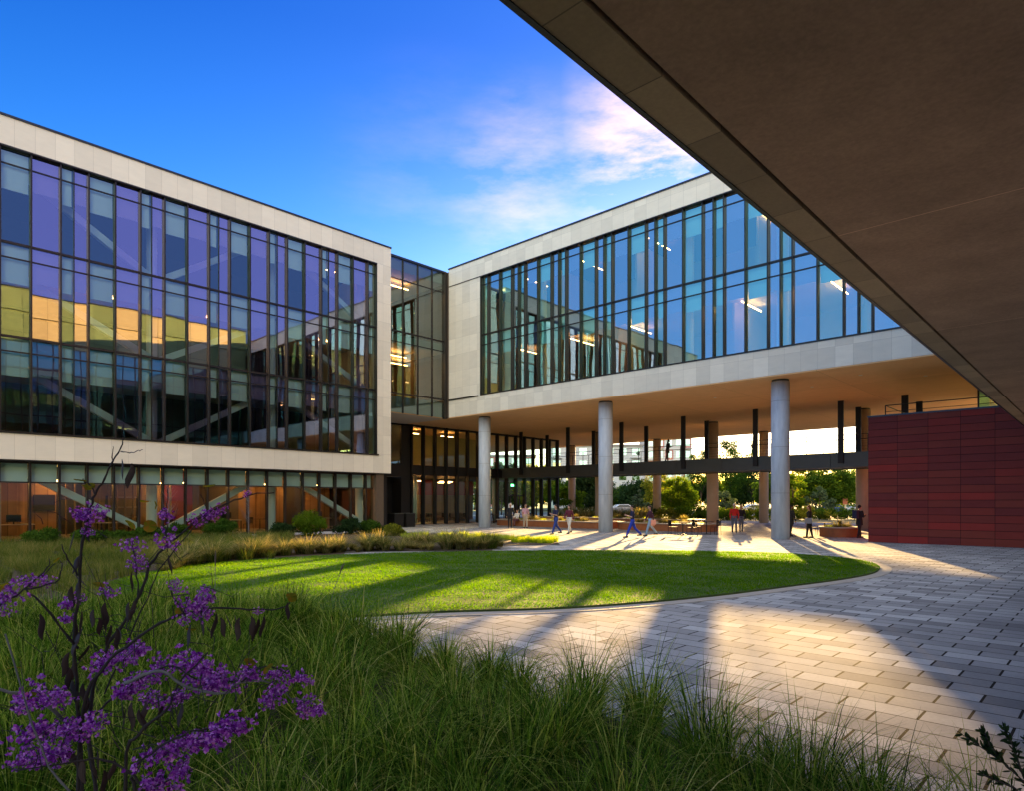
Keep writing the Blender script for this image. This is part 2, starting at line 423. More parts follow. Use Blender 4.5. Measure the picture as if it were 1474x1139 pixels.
for i in range(n):
    j = (i+1) % n
    a, b, c_, d_ = lawn[i], lawn[j], kerb_o[j], kerb_o[i]
    mb.quad((a.x,a.y,.012), (b.x,b.y,.012), (c_.x,c_.y,.012), (d_.x,d_.y,.012))
    mb.quad((d_.x,d_.y,-.01), (d_.x,d_.y,.012), (c_.x,c_.y,.012), (c_.x,c_.y,-.01))
tag(mb.build('kerb', KERB), kind='structure')
m, t, out = nm('lawn_soil'); v = coords(t)
c = ramp(t, noise(t, v, 3, 6), [(.3, (.03, .055, .008)), (.7, (.06, .095, .015))]); L(t, pbsdf(t, c, .95).outputs[0], out.inputs[0])
mb = MB(); mb.poly([(p.x, p.y, .05) for p in lawn])
for i in range(n):
    j = (i+1) % n; mb.quad((lawn[i].x, lawn[i].y, -.01), (lawn[j].x, lawn[j].y, -.01), (lawn[j].x, lawn[j].y, .05), (lawn[i].x, lawn[i].y, .05))
tag(mb.build('lawn_ground', m), kind='structure')

def inside(poly, X, Y):
    px = np.array([p.x for p in poly]); py = np.array([p.y for p in poly])
    c = np.zeros(X.shape, bool); j = len(px)-1
    for i in range(len(px)):
        cond = ((py[i] > Y) != (py[j] > Y)) & (X < (px[j]-px[i])*(Y-py[i])/(py[j]-py[i]+1e-12)+px[i])
        c ^= cond; j = i
    return c
def camdepth(X, Y): return X*FX+Y*FY
def pxof(X, Y): return CX+F*(X*UX+Y*UY)/camdepth(X, Y)

# vectorised blades -----------------------------------------------------------
def blades(base, hgt, width, lean, az, seg=3, curve=1.6, twist=None):
    """base (N,3); returns V, F: tapered strips that bow over"""
    n = len(base); t_ = np.linspace(0, 1, seg+1)
    dx, dy = np.cos(az), np.sin(az); sx, sy = -dy, dx
    if twist is not None: sx, sy = np.cos(twist), np.sin(twist)
    V = np.zeros((n, (seg+1)*2, 3), np.float32)
    for k, tt in enumerate(t_):
        out_ = hgt*lean*(tt**curve); z = hgt*(tt-.38*lean*tt**(curve+1))
        wdt = width*(1-tt**1.5)*.5+width*.02
        for s_, q in ((-1, 0), (1, 1)):
            V[:, 2*k+q, 0] = base[:, 0]+dx*out_+s_*sx*wdt
            V[:, 2*k+q, 1] = base[:, 1]+dy*out_+s_*sy*wdt
            V[:, 2*k+q, 2] = base[:, 2]+z
    idx = np.arange(n)[:, None]*((seg+1)*2)
    Fs = []
    for k in range(seg):
        Fs.append(np.concatenate([idx+2*k, idx+2*k+1, idx+2*k+3, idx+2*k+2], 1))
    return V.reshape(-1, 3), np.stack(Fs, 1).reshape(-1, 4)

# lawn grass
LX = np.array([p.x for p in lawn]); LY = np.array([p.y for p in lawn])
NL = 420000
X = rng.uniform(LX.min(), LX.max(), NL); Y = rng.uniform(LY.min(), LY.max(), NL)
dd = camdepth(X, Y); keep = inside(lawn, X, Y) & (rng.random(NL) < np.clip(16/np.maximum(dd, 1), .25, 1)**1.3)
X, Y = X[keep], Y[keep]; dd = camdepth(X, Y); NL = len(X)
patch = .75+.5*np.sin(X*2.1+np.sin(Y*1.7)*2)*np.sin(Y*2.6+np.cos(X*1.3)*2)*.5
V, Fq = blades(np.stack([X, Y, np.full(NL, .045)], 1), rng.uniform(.03, .065, NL)*patch, .006+.0007*dd, rng.uniform(.1, .7, NL), rng.uniform(0, 6.28, NL), 1, twist=rng.uniform(0, 6.28, NL))
LAWNM = leafmat('lawn_blades', [(.15, (.028, .10, .002)), (.5, (.066, .19, .003)), (.85, (.15, .27, .006))], .55, scale=.9, isl=.45)
tag(np_mesh('lawn_grass', V, Fq, LAWNM), 'short mown green lawn grass of the oval courtyard lawn', 'lawn grass', kind='stuff')

# ------------------------------------------------------------------ window builder
def window_proto(w_, h_, header, gm, blind):
    """local frame: x along facade, z up, outside is -y"""
    mb = MB(); mb.quad((0.02,0,0.02), (w_-.02,0,.02), (w_-.02,0,h_-.02), (.02,0,h_-.02))
    o = link('window', mb.mesh('window'), gm)
    if header:
        t_ = MB().box(0.02, w_-.02, -.035, .05, h_-header-.03, h_-header+.03); link('transom', t_.mesh('transom'), METAL, o)
    if blind:
        b = MB().box(.05, w_-.05, .20, .215, h_-blind, h_-.03); b.box(.05, w_-.05, .19, .23, h_-blind-.03, h_-blind)
        link('roller_blind', b.mesh('roller_blind'), BLIND, o)
    return o
protos = {}
def put_window(parent, u, z, w_, h_, header, gm, blind, facing, plane):
    key = (round(w_, 2), round(h_, 2), round(header, 2), gm.name, round(blind, 2))
    org = worg(parent)
    if key in protos:
        o = copy_tree(protos[key])
    else:
        o = window_proto(w_, h_, header, gm, blind); protos[key] = o
    o.parent = parent
    if facing == '+x': o.rotation_euler[2] = R(90); o.location = Vector((plane, u, z))-org
    else: o.rotation_euler[2] = 0; o.location = Vector((u, plane, z))-org
    return o
def bar(parent, name, facing, plane, u0, u1, z0, z1, out_, in_, mat=METAL):
    mb = MB()
    if facing == '+x': mb.box(plane-in_, plane+out_, u0, u1, z0, z1)
    else: mb.box(u0, u1, plane-out_, plane+in_, z0, z1)
    return mb.build(name, mat, parent)

# ================================================================== LEFT OFFICE BUILDING
XL = -36.9; GL = XL-.22
lb = empty('office_building', (XL, 10, 0), 'long pale stone building at left, three glazed storeys over a lit ground floor', 'building')
Y0, Y1 = -6.0, 27.03
mb = MB()
mb.box(XL-.5, XL, Y0, Y1, 18.13, 19.42)
mb.box(XL-.5, XL, Y0, Y1, 3.85, 5.04)
mb.box(XL-.5, XL, 25.88, Y1, 5.042, 18.128)
mb.box(XL-.5, XL, Y0, 2.06, 5.042, 18.128)
mb.box(XL-14, XL-.502, Y1-.3, Y1, 3.85, 19.42)
mb.box(XL-14, XL-.502, Y0, Y0+.3, 0, 19.42)
mb.box(XL-14.3, XL-14.002, Y0, Y1, 0, 19.42)
mb.build('stone_cladding', STONE_L, lb)
MB().box(XL-14.3, XL+.05, Y0-.02, Y1+.03, 19.42, 19.52).build('coping', COPING, lb)
MB().box(XL-14, XL-.5, Y0+.3, Y1-.3, 18.2, 18.6).build('roof', DARK, lb)
# trim frames round the big glazed field
mb = MB(); mb.box(GL-.05, XL+.02, 2.06, 25.9, 18.06, 18.128); mb.box(GL-.05, XL+.06, 2.06, 26.0, 5.044, 5.13); mb.box(GL-.05, XL+.03, 25.84, 25.878, 5.13, 18.06)
mb.box(XL-.4, XL+.02, Y0, Y1, 3.79, 3.848)
mb.build('metal_trim', METAL, lb)
storeys = [(5.13, 9.52), (9.52, 13.8), (13.8, 18.06)]
MOD = 1.155; YS = 5.59
for k in range(-3, 18):
    y = YS+k*MOD
    kk = k % 3
    bays = [(y, MOD, TEAL)] if kk == 0 else [(y, MOD, PURP)] if kk == 1 else [(y, .56, TEAL), (y+.56, MOD-.56, PURP)]
    if k == 17: bays = [(y, 25.84-y, TEAL)]
    for (yy, ww, gm) in bays:
        for (z0, z1) in storeys:
            put_window(lb, yy, z0, ww, z1-z0, .68, gm, 1.75 if gm is TEAL else 1.55, '+x', GL)
    bar(lb, 'mullion', '+x', GL, y-.035, y+.035, 5.13, 18.06, .17, .12)
    if kk == 2 and k != 17: bar(lb, 'mullion', '+x', GL, y+.56-.018, y+.56+.018, 5.13, 18.06, .05, .06)
for z in (9.52, 13.8): bar(lb, 'floor_rail', '+x', GL, 2.12, 25.84, z-.05, z+.05, .06, .1)
# ground floor glazing
GG = XL-.42
for k in range(-3, 18):
    y = YS+k*MOD; y1 = min(y+MOD, 25.84)
    put_window(lb, y, .1, y1-y, 3.67, .95, CLEAR, .95, '+x', GG)
    bar(lb, 'mullion', '+x', GG, y-.04, y+.04, .06, 3.78, .14, .12)
MB().box(GG-.2, GG+.1, 2.1, 25.9, 0, .1).build('sill', METAL, lb)
MB().box(GG-.3, XL-.1, 25.9, 26.5, 0, 3.785).build('pilaster', simple('bronze_panel', (.13, .095, .065), .5, .3), lb)
MB().box(XL-14, GG, Y1-.32, Y1-.04, 0, 3.85).build('end_wall', METAL_D, lb)
MB().box(XL-14, GG, Y0+.3, 2.05, 0, 3.85).build('service_wall', STONE_L, lb)
# floors
for z in (3.9, 8.75, 13.05): MB().box(XL-13.9, GL-.35, Y0+.4, Y1-.4, z, z+.75 if z > 4 else z+1.1).build('floor_slab', CEIL_IN, lb)
MB().box(XL-13.9, GG-.25, 2.1, Y1-.4, 0.0, .06).build('lobby_floor', FLOOR_IN, lb)
mb = MB(); 
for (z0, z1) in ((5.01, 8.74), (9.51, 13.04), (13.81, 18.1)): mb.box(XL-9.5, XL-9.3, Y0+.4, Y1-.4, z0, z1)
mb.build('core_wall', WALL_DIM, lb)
mb = MB()
for y in (3.2, 7.4, 20.9): mb.box(XL-9.3, XL-4.6, y, y+.14, .06, 3.85)
RED_IN = simple('dark_red_plaster', (.16, .02, .02), .7); DIM2 = simple('ochre_wall', (.22, .15, .07), .8, 0, .3, 1)
mb.build('wood_partition', WOOD_IN, lb)
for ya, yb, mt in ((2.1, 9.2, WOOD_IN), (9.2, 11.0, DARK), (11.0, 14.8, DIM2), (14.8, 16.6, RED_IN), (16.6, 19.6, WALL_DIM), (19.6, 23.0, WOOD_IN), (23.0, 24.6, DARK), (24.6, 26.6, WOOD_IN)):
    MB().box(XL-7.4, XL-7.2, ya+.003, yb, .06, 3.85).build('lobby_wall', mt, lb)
for i in range(14):
    y = 9.4+i*.42; MB().box(XL-6.2, XL-6.05, y, y+.07, .06, 3.5).build('screen_slat', DIM2 if i % 3 else WOOD_IN, lb)
MB().box(GG-.35, XL-.402, 2.1, 25.9, 3.70, 3.845).build('head_beam', METAL, lb)
# braces and round columns
mb = MB(); BX = XL-1.15
nodes = [(-1.2, 0), (5.6, 1), (12.4, 0), (19.2, 1), (26.0, 0)]
for (z0, z1) in ((.1, 3.9), (5.0, 8.75), (9.5, 13.05), (13.8, 18.1)):
    for (ya, ta), (yb, tb) in zip(nodes, nodes[1:]):
        if yb < 1: continue
        a = Vector((BX, ya, z1 if ta else z0)); b = Vector((BX, yb, z1 if tb else z0))
        mb = MB(); d = (b-a).normalized(); nrm = Vector((0, -d.z, d.y))*.17; xx = Vector((.14, 0, 0))
        pts = [a-nrm-xx, a+nrm-xx, a+nrm+xx, a-nrm+xx, b-nrm-xx, b+nrm-xx, b+nrm+xx, b-nrm+xx]
        n0 = len(mb.v); mb.v += [tuple(p) for p in pts]
        mb.f += [(0,1,2,3), (7,6,5,4), (0,4,5,1), (1,5,6,2), (2,6,7,3), (3,7,4,0)]
        mb.build('brace', WHITE, lb)
for y in (5.6, 12.4, 19.2, 25.6):
    mb = MB()
    for z0, z1 in ((0, 3.9), (5.0, 8.75), (9.5, 13.05), (13.8, 18.1)):
        mb.tube([(BX-.55, y, z0), (BX-.55, y, z1)], .27, 16)
    mb.build('column', WHITE, lb, smooth=False)
# ceiling lights
for y in (4.5, 8.2, 14.0, 18.9, 22.6):
    for x in (XL-4.4, XL-6.3):
        MB().box(x-.06, x+.06, y, y+1.3, 3.02, 3.07).build('ceiling_light', LAMP2, lb)
for (x, y, z) in ((XL-3, 6.2, 13.0), (XL-3, 9.8, 13.0), (XL-3, 14.9, 13.0), (XL-3, 22.6, 13.0), (XL-4, 6.6, 8.70), (XL-3, 23.8, 17.9)):
    MB().box(x-.04, x+.04, y, y+1.3, z-.05, z-.01).build('ceiling_light', LAMP, lb)

# ================================================================== LINK
XK = -37.4; RX0_ = -37.1
lk = empty('glass_link', (XK, 29.8, 8.2), 'narrow tall green glass link between the two stone wings, orange lamps inside', 'building')
ys = [27.08, 28.42, 29.76, 31.10, 32.46]
for i in range(4):
    for (z0, z1, hd) in ((8.2, 9.6, 0), (9.6, 14.0, .75), (14.0, 19.15, 1.45)):
        put_window(lk, ys[i], z0, ys[i+1]-ys[i], z1-z0, hd, LINKG, 0, '+x', XK)
for y in ys: bar(lk, 'mullion', '+x', XK, y-.03, y+.03, 8.2, 19.15, .08, .08)
bar(lk, 'corner_post', '+x', XK, 27.035, 27.2, 8.15, 19.2, .14, .1); bar(lk, 'corner_post', '+x', XK, 32.22, 32.46, 8.15, 19.2, .2, .1)
for z in (9.6, 14.0): bar(lk, 'floor_rail', '+x', XK, 27.1, 32.4, z-.05, z+.05, .05, .1)
MB().box(XK-9, XK+.1, 27.05, 32.46, 19.15, 19.3).build('coping', COPING, lk)
for za, zb in ((8.16, 9.4), (13.2, 13.85), (18.4, 19.1)): MB().box(XK-9, XK-.2, 27.1, 32.4, za, zb).build('floor_slab', CEIL_IN, lk)
MB().box(XK-9.2, XK-9, 27.1, 32.4, 8.2, 19.1).build('back_wall', WOOD_IN, lk)
MB().box(XK-9, RX0_-.002, 32.47, 32.6, 8.2, 19.25).build('end_wall', simple('link_end_wall', (.13, .10, .07), .8), lk)
MB().box(XK-6, XK-3.4, 27.5, 27.62, 9.4, 13.2).build('partition', WOOD_IN, lk)
for x, y, z in ((XK-2.2, 28.0, 13.1), (XK-2.2, 28.2, 18.3), (XK-4.4, 29.8, 13.1)):
    MB().box(x-.06, x+.06, y, y+2.4, z-.30, z-.26).build('ceiling_light', LAMP2, lk)

# ================================================================== RIGHT OFFICE BUILDING
YR = 32.5; GR = YR+.22; HS = 8.25
rb = empty('office_building', (-20, YR, HS), 'raised pale stone block with two blue glazed storeys carried on round concrete columns', 'building')
RX0, RX1, RYB = -37.1, 14.0, 59.6
mb = MB()
mb.box(RX0, RX1, YR, YR+.5, 18.16, 19.42); mb.box(RX0, RX1, YR, YR+.5, HS, 9.56)
mb.box(RX0, -33.70, YR, YR+.5, 9.562, 18.158); mb.box(-1.2, RX1, YR, YR+.5, 9.562, 18.158)
mb.box(RX0, RX0+.3, YR+.502, RYB, HS, 19.42); mb.box(RX1-.3, RX1, YR+.502, RYB, HS, 19.42); mb.box(RX0, RX1, RYB, RYB+.3, HS, 19.42)
mb.build('stone_cladding', STONE_R, rb)
MB().box(RX0-.05, RX1+.05, YR-.05, RYB+.3, 19.42, 19.52).build('coping', COPING, rb)
MB().box(RX0+.3, RX1-.3, YR+.5, RYB, 18.3, 18.7).build('roof', DARK, rb)
mb = MB(); mb.box(RX0, -1.2, YR-.025, GR+.05, 18.10, 18.158); mb.box(RX0+.02, -33.9, YR-.06, YR-.001, 9.50, 9.60); mb.box(-33.7, -1.2, YR-.025, GR+.05, 9.562, 9.64)
mb.box(-33.7, -33.65, YR-.03, GR+.05, 9.64, 18.10); mb.build('metal_trim', METAL, rb)
st2 = [(9.64, 13.95), (13.95, 18.10)]
edges = []
def rwin(x, w_, gm):
    for z0, z1 in st2: put_window(rb, x, z0, w_, z1-z0, .72 if z0 < 10 else .55, gm, 1.5 if gm is TEAL_R else 1.35, '-y', GR)
    bar(rb, 'mullion', '-y', GR, x-.03, x+.03, 9.64, 18.10, .17, .12)
rwin(-33.65, .62, TEAL_R)
for k in range(-5, 4):
    b0 = -15.38+3.53*k
    rwin(b0, 1.16, PURP_R); rwin(b0+1.16, 1.16, TEAL_R); rwin(b0+2.32, .63, PURP_R); rwin(b0+2.95, .58, TEAL_R)
for z in (13.95,): bar(rb, 'floor_rail', '-y', GR, -33.6, -1.2, z-.05, z+.05, .06, .1)
for za, zb in ((HS+.05, 9.5), (13.2, 13.9)): MB().box(RX0+.4, RX1-.4, GR+.4, RYB-.2, za, zb).build('floor_slab', CEIL_IN, rb)
mb = MB(); mb.box(RX0+.4, RX1-.4, 41.0, 41.2, 9.5, 13.2); mb.box(RX0+.4, RX1-.4, 41.0, 41.2, 13.9, 18.3)
for x in (-30.5, -24.0, -16.2, -9.4): mb.box(x, x+.15, 35.4, 41, 9.5, 13.2); mb.box(x+1.4, x+1.55, 35.4, 41, 13.9, 18.3)
mb.build('partition_wall', WALL_IN, rb)
for x in (-34.6, -29.2, -23.65, -18.2, -12.87, -7.5):
    mb = MB()
    for z0, z1 in ((9.5, 13.2), (13.9, 18.3)): mb.tube([(x, YR+1.6, z0), (x, YR+1.6, z1)], .3, 14)
    mb.build('column', WHITE, rb)
for x, z in ((-31.6, 13.15), (-27.0, 13.15), (-22.4, 13.15), (-15.2, 13.15), (-10.6, 13.15), (-31.2, 18.2), (-26.2, 18.2), (-21.0, 18.2), (-14.6, 18.2), (-9.6, 18.2), (-5.5, 13.15)):
    MB().box(x-.025, x+.025, 34.4, 37.0, z-.30, z-.26).build('ceiling_light', LAMP2, rb)
# soffit: covers the block, the link and the space to the glazed pavilion
mb = MB(); mb.box(-60, RX1, YR+.02, RYB, HS-.06, HS-.002); mb.box(-60, XK-.1, 27.1, YR+.018, HS-.06, HS-.002)
mb.build('soffit', SOFFIT, rb)
for x, y in ((-9.5, 35.2), (-7.2, 37.6), (-18, 37), (-12.4, 37.0), (-26, 37)):
    MB().tube([(x, y, HS-.064), (x, y, HS-.059)], .09, 16).build('downlight', WHITE, rb)

# ---- columns
def column(x, y, r, label, group):
    o = MB().tube([(0,0,0), (0,0,HS-.16)], r, 40).build('concrete_column', CONC if y < 40 else CONC_BOUNCE, None, smooth=False)
    me = o.data; me.polygons.foreach_set('use_smooth', [len(p.vertices) == 4 for p in me.polygons])
    o.location = (x, y, 0)
    MB().tube([(0,0,HS-.16), (0,0,HS-.06)], r*.93, 32).build('collar', METAL_G, o, local=True)
    return tag(o, label, 'column', group)
DX = 10.83; C0 = -12.87
lab = ['large front concrete column standing at the right end of the lawn', 'front concrete column in the middle, just left of the couple walking past the planter', 'front concrete column farthest left, in front of the glazed pavilion']
for i in range(3): column(C0-DX*i, 33.75, .445, lab[i], 'round concrete columns under the raised block')
lab = ['thick tan column right behind the walkway, next to the dark red wall', 'thick tan column behind the walkway, left of the man in the red jacket', 'thick tan column behind the walkway, mostly hidden by the middle front column']
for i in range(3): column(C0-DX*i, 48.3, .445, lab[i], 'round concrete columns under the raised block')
lab = ['slim back row column directly left of the large front column', 'slim back row column beside the person on the walkway', 'slim back row column beside the dark conifer, right of the glazed pavilion']
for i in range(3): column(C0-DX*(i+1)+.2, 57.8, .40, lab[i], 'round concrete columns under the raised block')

# ================================================================== WALKWAY
WY0, WY1 = 43.6, 47.1
wk = empty('walkway', (-25, 45, 4.07), 'dark steel walkway hung under the raised block, crossing between the columns', 'footbridge')
MB().box(-42.3, -8.6, WY0+.06, WY1-.06, 4.11, 4.93).build('deck', METAL_G, wk)
def girder(y0, y1):
    mb = MB(); x = -42.3
    while x < -8.6:
        x2 = min(x+3.6, -8.6); mb.box(x+.012, x2-.012, y0, y1, 4.05, 4.97); x = x2
    return mb
for a, b in ((WY0-.02, WY0+.058), (WY1-.058, WY1+.02)): girder(a, b).build('girder', METAL_G, wk)
for i in range(6):
    x = C0-5.39*i
    for y in (WY0-.15, WY1+.02): MB().box(x-.16, x+.16, y, y+.13, 4.3, HS-.06).build('hanger', METAL_D, wk)
for y in (WY0-.15, WY1+.02): MB().box(-9.55, -9.2, y, y+.13, 4.3, HS-.06).build('hanger', METAL_D, wk)
for y in (WY0+.14, WY1-.14):
    mb = MB(); x = -42.0
    while x < -9:
        mb.box(x-.02, x+.02, y-.015, y+.015, 4.97, 6.04); x += 1.8
    mb.box(-42.2, -9, y-.025, y+.025, 6.04, 6.08)
    for z in (5.15, 5.35, 5.55, 5.75, 5.92): mb.box(-42.2, -9, y-.005, y+.005, z-.004, z+.004)
    mb.build('railing', METAL_D, wk)

# ================================================================== GLAZED PAVILION (left, under the block)
XP = -42.4
pv = empty('glazed_pavilion', (XP, 40, 0), 'two storey glass pavilion with dark deep fins under the raised block, warm cafe inside', 'building')
yy = 33.0; k = 0
while yy < 51.6:
    y1 = yy+1.25
    if 44.3 < yy+.6 < 46.4:
        MB().quad((XP, yy+.03, 5.0), (XP, y1-.03, 5.0), (XP, y1-.03, 8.1), (XP, yy+.03, 8.1)).build('window', CLEAR, pv)
        d = MB(); 
        for a in (yy+.06, yy+.62):
            d.box(XP-.03, XP+.03, a, a+.05, .05, 2.5); d.box(XP-.03, XP+.03, a+.48, a+.53, .05, 2.5); d.box(XP-.03, XP+.03, a+.05, a+.48, .05, .2); d.box(XP-.03, XP+.03, a+.05, a+.48, 2.42, 2.5)
        dd_ = d.build('door', METAL, pv)
        MB().box(XP+.03, XP+.09, yy+.55, yy+.58, .9, 1.3).build('handle', METAL_G, dd_)
        MB().quad((XP, yy+.03, 2.5), (XP, y1-.03, 2.5), (XP, y1-.03, 4.0), (XP, yy+.03, 4.0)).build('window', CLEAR, pv)
    else:
        MB().quad((XP, yy+.03, .08), (XP, y1-.03, .08), (XP, y1-.03, 4.05), (XP, yy+.03, 4.05)).build('window', CLEAR, pv)
        MB().quad((XP, yy+.03, 4.95), (XP, y1-.03, 4.95), (XP, y1-.03, 8.1), (XP, yy+.03, 8.1)).build('window', CLEAR, pv)
    MB().box(XP-.12, XP+.26, yy-.07, yy+.07, 0, 8.18).build('fin', METAL_D, pv)
    yy = y1; k += 1
PYE = yy
MB().box(XP-.12, XP+.26, PYE-.07, PYE+.07, 0, 8.18).build('fin', METAL_D, pv)
MB().box(XP-.12, XP+.1, 27.2, PYE, 8.02, 8.185).build('head_beam', METAL_D, pv)
mb = MB(); mb.box(XP-10, XP-.13, 33.2, PYE, 4.07, 4.9); mb.build('floor_slab', WALL_DIM, pv)
MB().box(XP-.1, XP+.06, 33.1, PYE-.1, 4.10, 4.90).build('spandrel', METAL_D, pv)
MB().box(XP-10, XP-.15, 33.1, PYE, 0.0, .05).build('cafe_floor', FLOOR_IN, pv)
MB().box(XP-8.2, XP-8, 33.2, 47.5, .05, 4.07).build('cafe_wall', WOOD_IN, pv)
MB().box(XP-6.2, XP-5.9, 33.2, 46.0, 4.92, 8.18).build('upper_wall', simple('olive_wall', (.42, .38, .16), .8), pv)
MB().box(XP-7.98, XP-7.8, 33.3, 47.4, 2.55, 4.0).build('red_bulkhead', simple('red_bulkhead', (.30, .035, .03), .6), pv)
mb = MB(); mb.box(XP-10.2, XP-10, 33.2, 42, .05, 8.18); mb.build('back_wall', WALL_DIM, pv)
# recessed bay beside the left building
mb = MB(); mb.box(XP-6, XP+.1, 32.0, 32.9, 0, 8.18); mb.build('dark_panel', METAL_D, pv)
mb = MB(); mb.box(XP-.1, XP+.12, 27.2, 31.99, 0, .1); mb.box(XP-.1, XP+.12, 27.2, 31.99, 3.9, 4.9); mb.box(XP-1.2, XP-1.1, 27.2, 31.99, .1, 3.9); mb.build('entry_surround', METAL_D, pv)
for y0_, y1_ in ((27.3, 29.6), (29.6, 31.97)):
    MB().quad((XP, y0_, 4.95), (XP, y1_, 4.95), (XP, y1_, 8.1), (XP, y0_, 8.1)).build('window', LINKG, pv)
MB().box(XP-2.6, XP-2.4, 27.2, 31.9, 4.95, 8.2).build('olive_wall', simple('olive_wall_b', (.45, .40, .14), .8), pv)
for x, y, z in ((XP-1.6, 34, 4.0), (XP-1.6, 37.5, 4.0), (XP-4.2, 35.5, 4.0), (XP-4.2, 39.5, 4.0), (XP-1.2, 30.2, 8.15), (XP-2.6, 34.5, 8.15), (XP-2.6, 38.5, 8.15)):
    MB().box(x-.05, x+.05, y, y+1.4, z-.36, z-.31).build('ceiling_light', LAMP2 if z < 5 else LAMP, pv)
MB().box(XP-.35, XP-.3, 45.3, 45.75, 3.35, 3.55).build('exit_lamp', EXIT, pv)
# a round white column inside
MB().tube([(XP-1.5, 34.6, .05), (XP-1.5, 34.6, 4.07)], .22, 20).build('column', WHITE, pv, smooth=True)
MB().tube([(XP-1.5, 44.2, .05), (XP-1.5, 44.2, 4.07)], .22, 20).build('column', WHITE, pv, smooth=True)

# ================================================================== RED WALL BLOCK
RY = 34.2; RXW = -8.9
rw = empty('red_clad_wall', (RXW, RY, 0), 'windowless dark red panelled wall block under the raised building at the right', 'wall')
mb = MB(); mb.box(0, 22.9, 0, .3, 0, 5.92); mb.box(0, .3, .302, 13, 0, 5.92); mb.build('cladding', RED, rw, local=True)
MB().box(.302, 22.9, .302, 13, 4.6, 4.97).build('terrace_deck', KERB, rw, local=True)
MB().box(-.04, 22.94, -.04, .34, 5.92, 5.99).build('coping', COPING, rw, local=True)
mb = MB()
for x in (.55, 4.2, 7.9): mb.tube([(x, .75, 4.97), (x, .75, 6.52)], .025, 8)
mb.tube([(.55, .75, 6.52), (11, .75, 6.52)], .022, 8); mb.tube([(.55, .75, 6.22), (11, .75, 6.22)], .012, 8)
mb.tube([(.55, .75, 6.52), (.55, 6, 6.52)], .022, 8); mb.tube([(.55, 6, 6.52), (.55, 6, 4.97)], .022, 8)
mb.build('handrail', METAL_D, rw, local=True)
vb = empty('glass_vestibule', (-5.9, 43.9, 4.97), 'teal lit glass vestibule on the terrace behind the red wall coping', 'vestibule')
vx = MB(); vx.quad((0,0,0), (9,0,0), (9,0,3.2), (0,0,3.2)); vx.quad((0,0,0), (0,4,0), (0,4,3.2), (0,0,3.2)); vx.build('glazing', TEAL_R, vb, local=True)
mb = MB()
for x in (0, 1.8, 3.6, 5.4, 7.2): mb.box(x-.04, x+.04, -.05, .05, 0, 3.2)
mb.box(.04, 9, -.04, .04, 3.13, 3.2); mb.box(.04, 9, -.04, .04, 0, .08); mb.build('frame', METAL_D, vb, local=True)
MB().box(.3, 9, 2.2, 2.4, 0, 3.1).build('back_wall', BLIND, vb, local=True)
MB().box(1.0, 3.4, 1.0, 1.12, 3.05, 3.12).build('ceiling_light', LAMP, vb, local=True)

# ================================================================== WING OVERHEAD
HO = 4.9
wg = empty('overhead_wing', (-2.62, 0, 0), 'dark stucco underside with pale stone edge of the building wing overhead at the upper right', 'building', rz=.0078)
WYE = 32.3
MB().box(.36, 16, -16, WYE, HO, HO+.25).build('soffit', SOFFIT_W, wg, local=True)
MB().box(0, .325, -16, WYE, HO-.012, HO+.25).build('stone_edge', STONE_E, wg, local=True)
MB().box(-.02, .022, -16, WYE, HO-.022, HO+.02).build('drip_trim', COPING, wg, local=True)
MB().box(.3, .4, -16, WYE, HO+.06, HO+.24).build('shadow_gap', METAL_D, wg, local=True)
mb = MB(); mb.box(0, .4, -16, WYE, HO+.252, HO+1.2); mb.box(0, .4, -16, WYE, 16.25, 18.55); mb.box(.12, .4, -16, WYE, 18.552, 18.75); mb.box(0, .4, -16, WYE, 18.752, 20.7)
mb.box(.4, 16, WYE-.3, WYE, HO+.252, 20.7); mb.box(.4, 16, -16, -15.7, HO+.252, 20.7); mb.box(15.7, 16, -15.7, WYE-.3, HO+.252, 20.7)
mb.build('stone_cladding', STONE_W, wg, local=True)
MB().box(-.04, 16.04, -16.04, WYE+.04, 20.7, 20.8).build('coping', COPING, wg, local=True)
mb = MB(); mb.quad((.2, WYE, HO+1.2), (.2, -16, HO+1.2), (.2, -16, 16.25), (.2, WYE, 16.25)); mb.build('glazing', TEAL_R, wg, local=True)
mb = MB(); y = -16+.6
while y < WYE: mb.box(.05, .3, y-.03, y+.03, HO+1.2, 16.25); y += 1.155
for z in (9.6, 13.8): mb.box(.1, .3, -16, WYE, z-.05, z+.05)
mb.build('mullions', METAL, wg, local=True)
mb = MB()
for z in (8.9, 13.1, 16.9): mb.box(.6, 15.6, -15.6, WYE-.4, z, z+.6)
mb.box(8, 8.2, -15.6, WYE-.4, HO+.3, 16.9); mb.build('floor_slab', CEIL_IN, wg, local=True)
# ================================================================== BEDS AND GRASSES
bed_px = [(430,896),(500,926),(620,966),(780,1010),(940,1056),(1100,1110),(1250,1160),(1400,1240),(1474,1300)]
bed = [G(x, y) for x, y in bed_px] + [Vector((3,-1,0)), Vector((2,-8,0)), Vector((-34.6,-8,0)), Vector((-34.6,18,0))]
bed += [G(x, y) for x, y in [(565,767),(700,771),(800,780),(806,785),(712,787),(708,795)]] + [Vector((-22,14,0))]
bed = [Vector((p.x, p.y, 0)) for p in bed]
mb = MB(); mb.poly([(p.x, p.y, .022) for p in bed]); tag(mb.build('planting_bed', SOIL), kind='structure')
lawn_in = offset_poly(lawn, .05*sgn)

